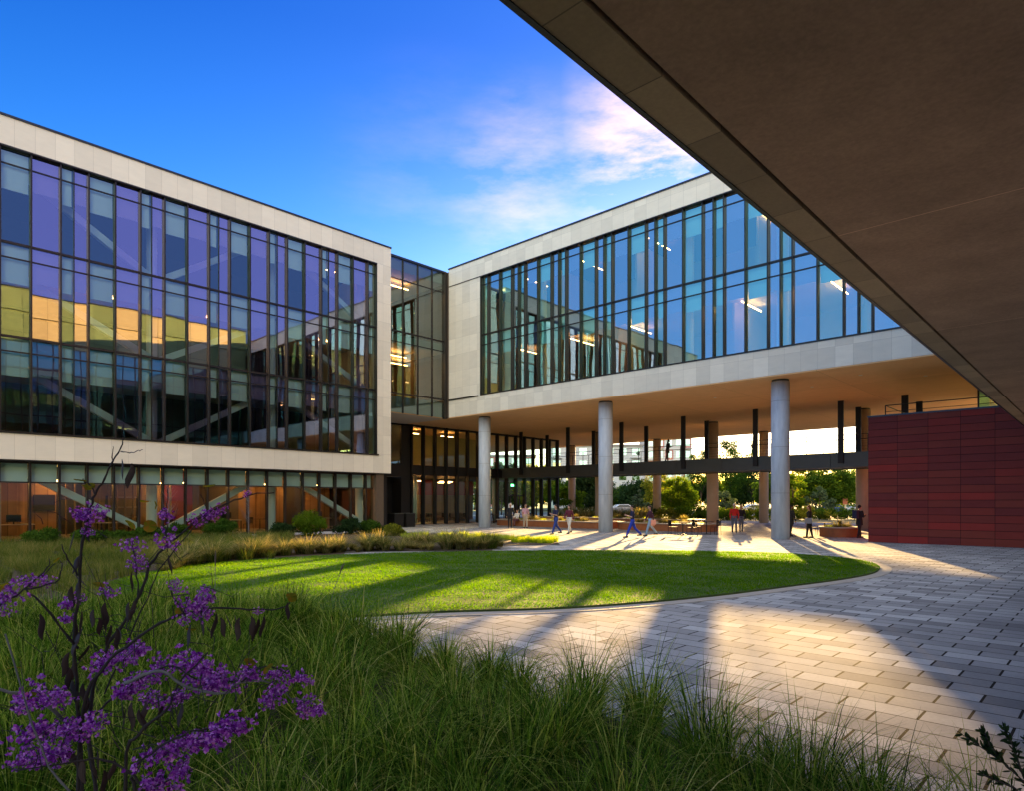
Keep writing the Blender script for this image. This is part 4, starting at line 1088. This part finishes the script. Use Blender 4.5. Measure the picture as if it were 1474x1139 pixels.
for b in (-.82, .82): MB().box(0, .35, b-.02, b+.02, 0, 2.2).build('side_panel', METAL_D, o, local=True)
# ================================================================== PEOPLE
SKIN = simple('skin', (.42, .24, .16), .6, 0, .05, 10); SKIN2 = simple('darker_skin', (.22, .11, .07), .6, 0, .05, 10)
cloth = {}
def cm(c):
    if c not in cloth: cloth[c] = simple('cloth', c, .85, 0, .15, 20)
    return cloth[c]
def remesh(mb, vox, name):
    me = mb.mesh(name); o = bpy.data.objects.new(name, me); col.objects.link(o)
    md = o.modifiers.new('r', 'REMESH'); md.mode = 'VOXEL'; md.voxel_size = vox
    s = o.modifiers.new('s', 'SMOOTH'); s.iterations = 2; s.factor = .5
    dg = bpy.context.evaluated_depsgraph_get(); me2 = bpy.data.meshes.new_from_object(o.evaluated_get(dg))
    bpy.data.objects.remove(o); bpy.data.meshes.remove(me); me2.name = name
    me2.polygons.foreach_set('use_smooth', [True]*len(me2.polygons)); return me2
def person(pos, face, h, label, shirt, pants, hair=(.02,.015,.012), shoes=(.03,.03,.03), skin=None, swing=(.0, .0), knee=(.05, .05), arms=None, longhair=False, sleeves='long', coat=False, lean=0, group=None, sit=False, bald=False):
    """x forward, y to the person's left; arms: two (elbow, wrist) pairs"""
    skin = skin or SKIN; s = h/1.72
    V3 = lambda *a: Vector(a)
    hz = .93 if not sit else .52
    hips = [V3(0, .09, hz), V3(0, -.09, hz)]; kn = []; an = []
    for i in (0, 1):
        if sit: k_ = hips[i]+V3(.43, .02*(1-2*i), -.02); a_ = k_+V3(.03, 0, -.41)
        else:
            k_ = hips[i]+V3(math.sin(swing[i])*.43, 0, -math.cos(swing[i])*.43); b_ = swing[i]-knee[i]
            a_ = k_+V3(math.sin(b_)*.42, 0, -math.cos(b_)*.42)
        kn.append(k_); an.append(a_)
    dz = .085-min(a.z for a in an)
    sh = V3(0, 0, dz); hips = [p+sh for p in hips]; kn = [p+sh for p in kn]; an = [p+sh for p in an]
    pel = V3(0, 0, hz+.03)+sh; waist = V3(lean*.2, 0, hz+.17)+sh; chest = V3(lean*.6, 0, hz+.34)+sh; neck = V3(lean, 0, hz+.53)+sh; head = neck+V3(lean*.3+.02, 0, .17)
    shd = [chest+V3(lean*.35, .175, .12), chest+V3(lean*.35, -.175, .12)]
    if arms is None: arms = (((-.02, .25, -.28), (.06, .24, -.52)), ((.02, -.25, -.28), (.10, -.24, -.52)))
    el = [shd[i]+V3(*arms[i][0])-V3(0, .175*(1-2*i), 0)+V3(0, .0, 0) for i in (0, 1)]
    wr = [shd[i]+V3(*arms[i][1])-V3(0, .175*(1-2*i), 0) for i in (0, 1)]
    def body(g):
        mb = MB()
        mb.tube([pel-V3(0,0,.10), pel, waist, chest, chest+V3(lean*.3,0,.13), neck-V3(0,0,.04), neck+V3(.0,0,.06)], [.06,.135,.115,.142,.135,.065,.052], 16, True, (.68, 1.08))
        for i in (0, 1):
            mb.capsule(hips[i], kn[i], .088, .058); mb.capsule(kn[i], an[i], .056, .036)
            mb.capsule(an[i]+V3(-.04,0,-.045), an[i]+V3(.15,0,-.055), .036, .030)
            mb.capsule(shd[i], el[i], .05, .038); mb.capsule(el[i], wr[i], .037, .026)
            d = (wr[i]-el[i]).normalized(); side = V3(0, 1-2*i, 0); side = (side-d*side.dot(d)).normalized(); up = d.cross(side)
            mb.capsule(wr[i]+d*.02, wr[i]+d*.075, .028, .030, sq=(1, .7))
            for f_ in range(4):
                b0 = wr[i]+d*.085+up*(.028-.019*f_)*.9; ln = (.055, .068, .064, .05)[f_]
                mb.capsule(b0, b0+d*ln-side*.012*(1+f_*.2), .0095, .008, 8)
            tb = wr[i]+d*.035+up*.024; mb.capsule(tb, tb+d*.035+up*.035-side*.012, .0105, .009, 8)
        mb.ball(head, (.093, .075, .118), 16, 12); mb.ball(head+V3(.055,0,-.055), (.045,.045,.05), 10, 8)
        mb.capsule(head+V3(.088,0,.01), head+V3(.105,0,-.025), .009, .014, 8)
        for y_ in (.078, -.078): mb.ball(head+V3(-.005, y_, -.01), (.02,.012,.032), 8, 6)
        return mb
    p = empty('person', (pos[0], pos[1], pos[2] if len(pos) > 2 else 0), label, 'person', group, rz=face); p.scale = (s, s, s)
    bo = link('body', remesh(body(0), .011, 'body'), skin, p)
    mb = MB()
    if coat: mb.tube([pel-V3(0,0,.28), pel, waist, chest, chest+V3(lean*.3,0,.13), neck-V3(0,0,.02)], [.19,.178,.155,.182,.172,.075], 18, True, (.74, 1.06))
    else: mb.tube([pel-V3(0,0,.05), pel, waist, chest, chest+V3(lean*.3,0,.13), neck-V3(0,0,.02)], [.152,.150,.132,.160,.148,.070], 18, True, (.74, 1.06))
    for i in (0, 1):
        if sleeves == 'long': mb.capsule(shd[i], el[i], .068, .052); mb.capsule(el[i], wr[i], .050, .036)
        else: mb.capsule(shd[i], shd[i].lerp(el[i], .75), .066, .056)
    link('coat' if coat else 'shirt', remesh(mb, .014, 'shirt'), cm(shirt), p)
    mb = MB(); mb.tube([pel-V3(0,0,.12), pel-V3(0,0,.02), pel+V3(0,0,.06)], [.11,.158,.15], 14, True, (.72, 1.05))
    for i in (0, 1): mb.capsule(hips[i], kn[i], .102, .072); mb.capsule(kn[i], an[i]+V3(0,0,.03), .070, .054)
    link('trousers', remesh(mb, .014, 'trousers'), cm(pants), p)
    for i in (0, 1):
        mb = MB(); mb.capsule(an[i]+V3(-.045,0,-.045), an[i]+V3(.165,0,-.055), .043, .036, 10); mb.capsule(an[i], an[i]+V3(-.01,0,-.04), .042, .042, 10)
        mb.build('shoe', cm(shoes), p, smooth=True, local=True)
    if not bald:
        mb = MB(); mb.ball(head+V3(-.018,0,.03), (.098,.088,.108), 14, 10)
        if longhair: mb.tube([head+V3(-.045,0,.03), head+V3(-.075,0,-.10), head+V3(-.085,0,-.27)], [.085,.09,.05], 12, True, (.6, 1))
        link('hair', remesh(mb, .014, 'hair'), cm(hair), p)
    mb = MB()
    for y_ in (.03, -.03): mb.ball(head+V3(.085, y_, .012), .011, 8, 6)
    mb.build('eyes', METAL_D, p, smooth=True, local=True)
    mb = MB(); mb.box(head.x+.092, head.x+.101, -.022, .022, head.z-.066, head.z-.058); mb.build('mouth', cm((.25, .08, .07)), p, local=True)
    return p, wr, chest, shd
TO = math.atan2(-FY, -FX); AW = math.atan2(FY, FX); LE = math.atan2(-UY, -UX); RI = math.atan2(UY, UX)
def gp(px, py): g = G(px, py); return (g.x, g.y, .0)
def wpt(p, v): # local -> world
    return Matrix.Translation(p.location) @ Matrix.Rotation(p.rotation_euler[2], 4, 'Z') @ (Vector(v)*p.scale[0])
NAVY = (.012, .015, .05); BLK = (.012, .012, .014)
phone_arms = (((.08, .20, -.26), (.30, .12, -.20)), ((.05, -.22, -.26), (.26, -.14, -.18)))
walk_arms = (((-.10, .22, -.26), (-.10, .24, -.50)), ((.10, -.22, -.26), (.22, -.22, -.46)))
person(gp(734.5, 761.5), TO, 1.75, 'grey haired man in black walking towards the courtyard beside the left front column', BLK, BLK, (.35,.34,.33), swing=(.12,-.12))
person(gp(756.5, 761), TO+.2, 1.70, 'person in a pale pink shirt and tan trousers, right of the man in black', (.50,.30,.36), (.42,.34,.24), (.04,.03,.03), swing=(.15,-.1), sleeves='short')
person(gp(800.5, 770), LE+.5, 1.76, 'person in navy shirt and blue jeans looking at a phone, left of the middle column', NAVY, (.02,.045,.22), swing=(.38,-.30), knee=(.1,.35), arms=phone_arms, sleeves='short')
person(gp(819.5, 769), LE+.9, 1.70, 'long haired person in dark maroon and white trousers, left of the middle column', (.10,.014,.03), (.60,.60,.55), swing=(.3,-.28), knee=(.1,.3), arms=walk_arms, longhair=True)
pA = person(gp(910.5, 774.5), LE, 1.76, 'person in navy and bright blue jeans striding left with a phone, near the middle planter', NAVY, (.015,.04,.35), swing=(.42,-.36), knee=(.08,.4), arms=phone_arms, sleeves='short')
pB = person(gp(936, 772.5), LE+.1, 1.72, 'long haired person in dark maroon and light jeans following the one in navy', (.05,.012,.025), (.22,.32,.42), swing=(.36,-.32), knee=(.1,.35), arms=walk_arms, longhair=True)
person(gp(1057, 767), TO-.2, 1.76, 'white haired man in a bright red jacket and grey trousers', (.55,.018,.012), (.10,.11,.14), (.6,.58,.55), swing=(.2,-.15))
person(gp(1067, 766), TO-.2, 1.66, 'shorter person in black jacket and patterned trousers beside the man in red', BLK, (.13,.15,.20), swing=(-.15,.15), coat=False)
person(gp(1138, 773), RI+.4, 1.72, 'person in a dark coat half hidden behind the large front column', BLK, BLK, swing=(.12,-.12), coat=True, longhair=True)
pC = person(gp(1165, 775), AW+.9, 1.70, 'woman in black jacket with a grey bag, right of the large front column', BLK, BLK, (.10,.04,.02), swing=(.15,-.12), coat=True, longhair=True)
pD = person(gp(1237, 775), RI+.3, 1.72, 'silhouetted person with a backpack and long dark coat next to the red wall', BLK, BLK, swing=(.22,-.18), coat=True, arms=phone_arms)
pW = person((-1, -1, 0), RI+.2, 1.70, 'dark silhouetted person leaning on the walkway railing above the terrace', BLK, (.12,.08,.05), swing=(.1,-.22), longhair=True, coat=True, arms=phone_arms, lean=.05)[0]
# on the walkway deck, y between the railings
cw = (961-CX)/F; ycen = WY0+.75; zz = ycen/(cw*UY+FY); pW.location = ((cw*UX+FX)*zz, ycen, 4.93)
pS = person((-34.2, 37.35, 0), TO, 1.68, 'person in a white shirt sitting on the left planter bench', (.7,.68,.62), (.12,.05,.06), sit=True, arms=(((.1,.2,-.24),(.3,.12,-.3)),((.1,-.2,-.24),(.3,-.12,-.3))))[0]
pS.location = (-34.2, 36.95, .0); pS.rotation_euler[2] = R(-90)
# things carried
def small(name, mb, mat, pos, rz, label, cat):
    o = mb.build(name, mat, None, smooth=False); o.location = pos; o.rotation_euler[2] = rz; tag(o, label, cat)
    b = o.modifiers.new('bevel', 'BEVEL'); b.width = .02; b.segments = 2; return o
bp = MB().box(-.09, .09, -.15, .15, -.25, .22).box(.0901, .11, -.10, .10, -.18, .02)
v = wpt(pD[0], (-.24, 0, pD[2].z)); small('backpack', bp, cm((.02,.025,.06)), v, pD[0].rotation_euler[2]+math.pi, 'dark backpack on the silhouetted person next to the red wall', 'backpack')
v = wpt(pC[0], (-.02, .27, .92)); small('shoulder_bag', MB().box(-.17, .17, -.07, .07, -.15, .15).box(-.15, .15, -.0701, -.085, -.02, .13), cm((.16,.18,.24)), v, pC[0].rotation_euler[2]+.2, 'grey patterned bag at the hip of the woman in black', 'bag')
v = wpt(pB[0], (-.10, .26, .80)); small('sweater', MB().box(-.14, .14, -.05, .05, -.16, .10).box(-.10, .10, -.0501, -.08, -.22, -.02), cm((.75,.32,.22)), v, pB[0].rotation_euler[2], 'pink folded sweater held by the long haired person in light jeans', 'sweater')
for q_, lab_ in ((pA, 'phone held by the striding person in navy'),):
    v = wpt(q_[0], (q_[1][0]+q_[1][1])/2+Vector((.06, 0, .02))); small('phone', MB().box(-.006, .006, -.037, .037, -.075, .075), METAL_D, v, q_[0].rotation_euler[2], lab_, 'phone').modifiers[0].width = .003

# ================================================================== PURPLE FLOWERING SHRUB (foreground left)
def petal_mat():
    m, t, out = nm('violet_petals'); geo = t.nodes.new('ShaderNodeNewGeometry')
    c = ramp(t, geo.outputs['Random Per Island'], [(0, (.14, .012, .20)), (.3, (.36, .05, .48)), (.65, (.60, .15, .76)), (.9, (.82, .42, .94)), (1, (.66, .10, .34))])
    d = t.nodes.new('ShaderNodeBsdfDiffuse'); L(t, c, d.inputs[0]); tr = t.nodes.new('ShaderNodeBsdfTranslucent'); L(t, c, tr.inputs[0])
    mx = t.nodes.new('ShaderNodeMixShader'); mx.inputs[0].default_value = .3; L(t, d.outputs[0], mx.inputs[1]); L(t, tr.outputs[0], mx.inputs[2]); L(t, mx.outputs[0], out.inputs[0]); return m
PETAL = petal_mat()
q = np.random.default_rng(5)
def flower_mesh(seed, nf=26, r=.034, elong=1.0):
    q = np.random.default_rng(seed); V = []; Fq = []
    for i in range(nf):
        d = q.normal(0, 1, 3); d /= np.linalg.norm(d); c = d*r*q.uniform(.15, 1.2)*np.array([1.0*elong, 1, .85])
        for k in range(5):   # five petals of one pea-like floret
            a = d*.9+q.normal(0, .75, 3); a /= np.linalg.norm(a); b = np.cross(a, q.normal(0, 1, 3)); b /= np.linalg.norm(b)
            ln = q.uniform(.007, .0125); wd = ln*.42; n0 = len(V); nn = np.cross(a, b)
            V += [c, c+a*ln*.5+b*wd+nn*.002, c+a*ln, c+a*ln*.5-b*wd+nn*.002]; Fq.append((n0, n0+1, n0+2, n0+3))
    o = np_mesh('flower_cluster', np.array(V), np.array(Fq), PETAL); me = o.data; bpy.data.objects.remove(o); return me
fms = [flower_mesh(500+i, 34, .026+.003*i, 1.0+.35*(i % 3)) for i in range(5)]
POD = simple('dry_pod', (.030, .014, .014), .6, 0, .3, 60)
def pod_mesh(seed):
    q = np.random.default_rng(seed); ln = q.uniform(.06, .085); mb = MB(); n = 7
    pts = [(.004*math.sin(i), .002*i, -ln*i/(n-1)) for i in range(n)]; rad = [.002, .006, .0085, .009, .0085, .006, .001]
    return mb.tube(pts, rad, 8, True, (1, .22)).mesh('seed_pod')
pods = [pod_mesh(i) for i in range(3)]
def leaf_mesh(r):
    mb = MB(); n = 14; pts = []
    for i in range(n):
        a = 2*math.pi*i/n; rr = r*(1-.25*math.cos(a)**8*(1 if math.cos(a) < 0 else 0))
        pts.append((rr*math.cos(a)+r, rr*math.sin(a)*.95, -.25*r*abs(math.sin(a))))
    for i in range(n): mb.poly([(r*.9, 0, 0), pts[i], pts[(i+1) % n]])
    return mb.mesh('leaf')
lfm = leaf_mesh(.019); RLEAF = leafmat('heart_leaf', [(.2, (.06, .09, .01)), (.5, (.17, .16, .015)), (.8, (.30, .12, .02)), (1, (.18, .04, .03))], .45, scale=14)
lfm.materials.append(RLEAF)
for pm in pods: pm.materials.append(POD)
base = P(122, 1139, 2.1); rbx, rby = base.x, base.y
shrubo = empty('flowering_shrub', (rbx, rby, 0), 'wiry shrub covered in purple blossom in the dark foreground at the left', 'shrub')
org = Vector((rbx, rby, 0))
def br(pts, r0, r1, mat=BARK_D, name='branch'):
    """pts: (px, py, depth) waypoints; a bit of wiggle between them"""
    W = [P(a, b, c)-org for a, b, c in pts]; out_ = []
    for i in range(len(W)-1):
        for k in range(4):
            u = k/4; p0, p1, p2, p3 = W[max(i-1, 0)], W[i], W[i+1], W[min(i+2, len(W)-1)]
            v_ = .5*((2*p1)+(-p0+p2)*u+(2*p0-5*p1+4*p2-p3)*u*u+(-p0+3*p1-3*p2+p3)*u**3)
            out_.append(v_+Vector(tuple(q.normal(0, .0018, 3))))
    out_.append(W[-1]); n = len(out_)
    rad = [(r0+(r1-r0)*i/(n-1))*(1+.15*math.sin(i*2.3)) for i in range(n)]
    return MB().tube(out_, rad, 8).build(name, mat, shrubo, smooth=True, local=True)
gz = lambda px, py, z: (px, py, z)
def down(px, z): return (px, CY+F*CH/z+6, z)     # pixel row of the ground at that depth
br([down(135, 2.15), (122,1250,2.1), (116,1080,2.1), (112,1000,2.1), (107,930,2.1), (113,850,2.1), (118,795,2.12), (128,740,2.12), (138,712,2.12), (150,690,2.12), (165,662,2.15), (174,645,2.15), (180,628,2.15)], .0075, .0016, name='stem')
br([down(160, 2.2), (142,1180,2.2), (128,1040,2.2), (150,945,2.22), (180,895,2.25), (203,855,2.25), (215,815,2.28), (235,792,2.3), (262,768,2.3), (290,745,2.32), (330,725,2.35), (362,713,2.38), (395,710,2.4)], .0075, .002, name='stem')
br([down(95, 2.0), (112,1150,2.0), (122,1020,2.0), (150,960,2.0), (190,925,2.0), (232,898,2.0), (266,884,2.0), (320,876,2.05), (370,879,2.08), (405,876,2.1), (418,868,2.1)], .0065, .0016, name='stem')
br([down(185, 1.9), (180,1139,1.9), (200,1060,1.9), (240,1022,1.9), (258,985,1.95), (300,940,2.0)], .006, .0025, name='stem')
br([down(225, 1.8), (200,1200,1.8), (192,1115,1.8), (230,1075,1.8), (275,1055,1.8), (330,1045,1.85)], .0055, .002, name='stem')
br([(116,1060,2.1), (60,1010,2.0), (0,995,1.95), (-60,985,1.9)], .006, .004, BARK_G)
br([(180,985,1.95), (215,970,1.95), (240,969,1.95), (262,986,1.95), (320,999,1.95), (345,984,2.0), (392,984,2.02), (420,1007,2.05), (455,1008,2.1)], .0055, .0015, BARK_G)
br([(345,984,2.0), (380,960,2.0), (410,968,2.0), (440,985,2.05)], .003, .001)
br([(174,650,2.15), (190,652,2.15), (200,650,2.15), (206,648,2.15)], .002, .001, BARK_G)
br([(160,672,2.15), (162,655,2.12), (163,643,2.1)], .002, .0008)
br([(138,712,2.12), (128,698,2.12), (120,690,2.1)], .003, .0015)
br([(113,830,2.1), (95,800,2.08), (88,785,2.08)], .003, .0012)
br([(112,935,2.1), (60,870,2.0), (35,845,2.0), (60,830,2.0), (80,812,2.0)], .004, .0012)
br([(-40,900,1.9), (5,868,1.9), (35,850,1.9), (68,818,1.9), (71,805,1.9)], .004, .001)
br([(35,850,1.9), (80,838,1.92), (90,820,1.92), (87,808,1.92)], .003, .001)
br([(200,860,2.25), (196,820,2.25), (192,790,2.25), (190,775,2.25)], .003, .0012)
br([(240,790,2.3), (241,760,2.3), (240,735,2.3), (242,700,2.3)], .003, .001)
br([(300,742,2.33), (292,720,2.33), (288,712,2.33)], .002, .001)
br([(265,884,2.0), (250,860,2.0), (244,845,2.0)], .003, .001)
br([(190,1115,1.8), (150,1095,1.8), (90,1100,1.75), (20,1110,1.7)], .004, .0015)
br([(120,1070,2.1), (80,1050,2.0), (20,1060,2.0)], .004, .0015)
br([(128,1040,2.2), (170,1000,2.1), (240,960,2.05), (300,985,2.05), (360,975,2.1)], .004, .0012)
br([(192,1115,1.8), (215,1135,1.8), (285,1104,1.85)], .004, .0012)
br([(150,1000,2.2), (205,880,2.2), (230,820,2.2), (280,760,2.25), (300,742,2.3)], .003, .0012)
br([(8,912,1.7), (60,1080,1.7), (105,1145,1.7)], .002, .003, BARK_G)
# many fine twigs carrying buds
mb = MB()
for (x0, y0, z0), n_ in (((112,1000,2.1),10),((107,930,2.1),10),((128,1040,2.2),10),((180,895,2.25),12),((235,792,2.3),8),((190,925,2.0),12),((266,884,2.0),8),((240,1022,1.9),10),((60,1010,2.0),10),((262,986,1.95),10),((345,984,2.0),8),((230,1075,1.8),12),((330,1045,1.85),8),((60,1100,1.75),12),((20,1060,2.0),8),((128,760,2.12),6),((400,990,2.02),8)):
    for i in range(n_):
        a = P(x0+q.normal(0, 22), y0+q.normal(0, 22), z0+q.normal(0, .03))-org; d = Vector(tuple(q.normal(0, 1, 3)))+Vector((0, 0, .5)); d.normalize(); l = q.uniform(.05, .16)
        k1 = a+d*l*.5+Vector(tuple(q.normal(0, .008, 3))); k2 = k1+(d+Vector(tuple(q.normal(0, .4, 3))))*l*.5
        mb.tube([a, k1, k2], [.0016, .0012, .0006], 5)
tg = mb.build('twigs', BARK_D, shrubo, local=True)
def sub(name, me, pos, rz=None, s=1.0, tilt=0):
    o = link(name, me, None, shrubo, pos); o.rotation_euler = (tilt, q.normal(0, .15), q.uniform(0, 6.28) if rz is None else rz); o.scale = (s, s, s); return o
# lone clusters (px, py, depth, scale)
fl = [(128,740,2.1,1.2),(116,741,2.1,.9),(141,738,2.1,.9),(240,742,2.3,1.0),(243,776,2.25,1.3),(191,787,2.25,1.1),(196,812,2.25,.9),(203,806,2.2,.6),(300,742,2.32,.9),(313,736,2.34,.9),(283,750,2.3,.8),
      (15,856,1.9,1.3),(40,838,1.9,.8),(63,838,1.92,.8),(0,880,1.9,.8),(100,870,2.1,1.1),(97,892,2.1,.9),(112,862,2.1,.7),(156,851,2.2,.9),(255,845,2.0,.7),(270,866,2.0,.9),(283,874,2.0,1.2),(297,862,2.0,1.1),(292,884,2.0,1.0),(268,890,2.0,.9),(297,850,2.0,.7),(372,880,2.08,.45),(255,838,2.0,.4),(128,765,2.1,.6),(356,712,2.38,.5)]
for a, b, c_, s_ in fl: sub('flower_cluster', fms[int(q.integers(5))], P(a, b, c_)-org, s=s_*.85)
segs = [((22,1012,1.95),(92,1004,1.98),6,.9),((25,1062,1.9),(148,1043,1.95),9,1.0),((30,1088,1.85),(90,1094,1.85),5,.8),((140,957,2.05),(205,930,2.05),5,.9),((258,945,2.05),(318,990,2.05),6,1.0),((168,1002,2.1),(245,955,2.1),6,.9),
        ((205,1012,1.95),(268,1000,1.95),4,.8),((290,985,1.98),(375,972,2.0),6,.8),((378,1012,2.0),(402,992,2.0),3,.8),((395,965,2.02),(442,986,2.05),4,.7),((428,1026,2.05),(460,1008,2.05),3,.7),((212,1092,1.85),(352,1044,1.85),11,1.0),
        ((218,1132,1.8),(286,1102,1.82),6,1.0),((150,1062,1.95),(205,1085,1.9),4,1.0),((0,1118,1.75),(42,1104,1.78),3,.8),((128,1003,2.0),(142,985,2.0),2,.7),((215,1030,1.9),(262,1050,1.9),3,.7),((285,925,2.02),(320,928,2.02),2,.6)]
for A_, B_, n_, s_ in segs:
    for i in range(n_-(n_ > 8)*2):
        u = (i+.5)/max(1, n_-(n_ > 8)*2); a, b, c_ = [A_[k]+(B_[k]-A_[k])*u for k in range(3)]
        if len([c for c in shrubo.children if c.name.startswith('flower')]) >= 99: break
        sub('flower_cluster', fms[int(q.integers(5))], P(a+q.normal(0, 4), b+q.normal(0, 5), c_+q.normal(0, .03))-org, s=s_*q.uniform(.9, 1.35))
podspots = [(176,662,2.15),(190,668,2.15),(122,752,2.12),(108,765,2.12),(116,800,2.12),(106,826,2.12),(114,838,2.1),(104,845,2.1),(243,800,2.3),(190,825,2.25),(100,940,2.1),(106,950,2.1),(98,960,2.1),(120,905,2.1),(128,930,2.1),(150,880,2.15),(160,900,2.2),(168,905,2.2),(186,868,2.22),(193,866,2.22),
 (135,878,2.1),(143,890,2.1),(152,868,2.15),(275,900,2.0),(312,884,2.03),(318,890,2.03),(325,884,2.03),(338,886,2.05),(345,890,2.05),(362,888,2.07),(372,892,2.07),(380,888,2.07),(415,868,2.1),(58,885,2.0),(120,985,2.1),(105,980,2.1),(128,1010,2.1),(175,1010,2.0),(182,1020,2.0),(190,1012,2.0),(200,1022,1.95),(210,1010,1.95),(250,1010,1.95),(262,1012,1.95),(160,1060,2.0),(140,1080,2.0),(132,1100,2.0),(100,1075,2.0),(112,1090,2.0),(150,1110,1.95),(165,1095,1.95),(225,995,1.95),(238,1003,1.95),(290,880,2.0),(110,915,2.1),(118,880,2.1),(106,890,2.1)]
for i, (a, b, c_) in enumerate(podspots): sub('seed_pod', pods[i % 3], P(a, b, c_)-org, s=q.uniform(.85, 1.15), tilt=q.normal(0, .18))
lsp = [(126,692,2.12),(133,700,2.12),(120,700,2.12),(218,722,2.28),(224,728,2.28),(195,755,2.25),(205,757,2.25),(88,802,2.08),(20,960,1.95),(32,1000,1.95),(265,905,2.0),(250,880,2.0),(352,955,2.0),(380,962,2.0),(10,845,1.9),(150,840,2.2),(412,862,2.1),(290,700,2.33),(240,1000,1.95)]
for i, (a, b, c_) in enumerate(lsp): sub('leaf', lfm, P(a, b, c_)-org, s=q.uniform(.8, 1.3), tilt=q.normal(0, .8))

# ================================================================== DARK EVERGREEN SPRAY (bottom right)
ev = P(1520, 1250, 2.6); eo = empty('evergreen_shrub', (ev.x, ev.y, 0), 'dark small leaved evergreen twigs reaching in at the bottom right corner', 'shrub')
eorg = Vector((ev.x, ev.y, 0)); ELEAF = leafmat('evergreen_leaf', [(.2, (.010, .02, .010)), (.6, (.022, .04, .018)), (1, (.05, .075, .03))], .15, scale=10)
twigs = [[(1520,1290,2.6),(1500,1150,2.6),(1440,1095,2.6),(1382,1056,2.6)], [(1500,1180,2.6),(1470,1110,2.62),(1458,1075,2.62),(1446,1050,2.62)], [(1505,1180,2.6),(1460,1135,2.58),(1412,1115,2.58)], [(1510,1160,2.65),(1490,1100,2.65),(1478,1062,2.65)], [(1440,1095,2.6),(1425,1075,2.62),(1416,1052,2.62)]]
mb = MB(); LV = []; LFq = []
mb.tube([(0,0,0), P(1520,1290,2.6)-eorg], [.012,.009], 8)
for tw in twigs:
    W = [P(*w_)-eorg for w_ in tw]; mb.tube(W, [.006, .004, .003, .0015][:len(W)], 6)
    for i in range(len(W)-1):
        for k in range(14):
            u = k/14; p = W[i].lerp(W[i+1], u); d = (W[i+1]-W[i]).normalized()
            if i == 0 and len(W) > 3 and u < .5: continue
            for s_ in (0, 1):
                a = np.array(d)*.8+q.normal(0, .55, 3); a /= np.linalg.norm(a); b = np.cross(a, q.normal(0, 1, 3)); b /= np.linalg.norm(b)
                ln = q.uniform(.026, .042); pp = np.array(p); n0 = len(LV)
                LV += [pp, pp+a*ln*.35+b*ln*.17, pp+a*ln*.75+b*ln*.14, pp+a*ln, pp+a*ln*.75-b*ln*.14, pp+a*ln*.35-b*ln*.17]; LFq.append(tuple(range(n0, n0+6)))
mb.build('twigs', BARK_D, eo, smooth=True, local=True); np_mesh('foliage', np.array(LV), np.array(LFq), ELEAF, eo)
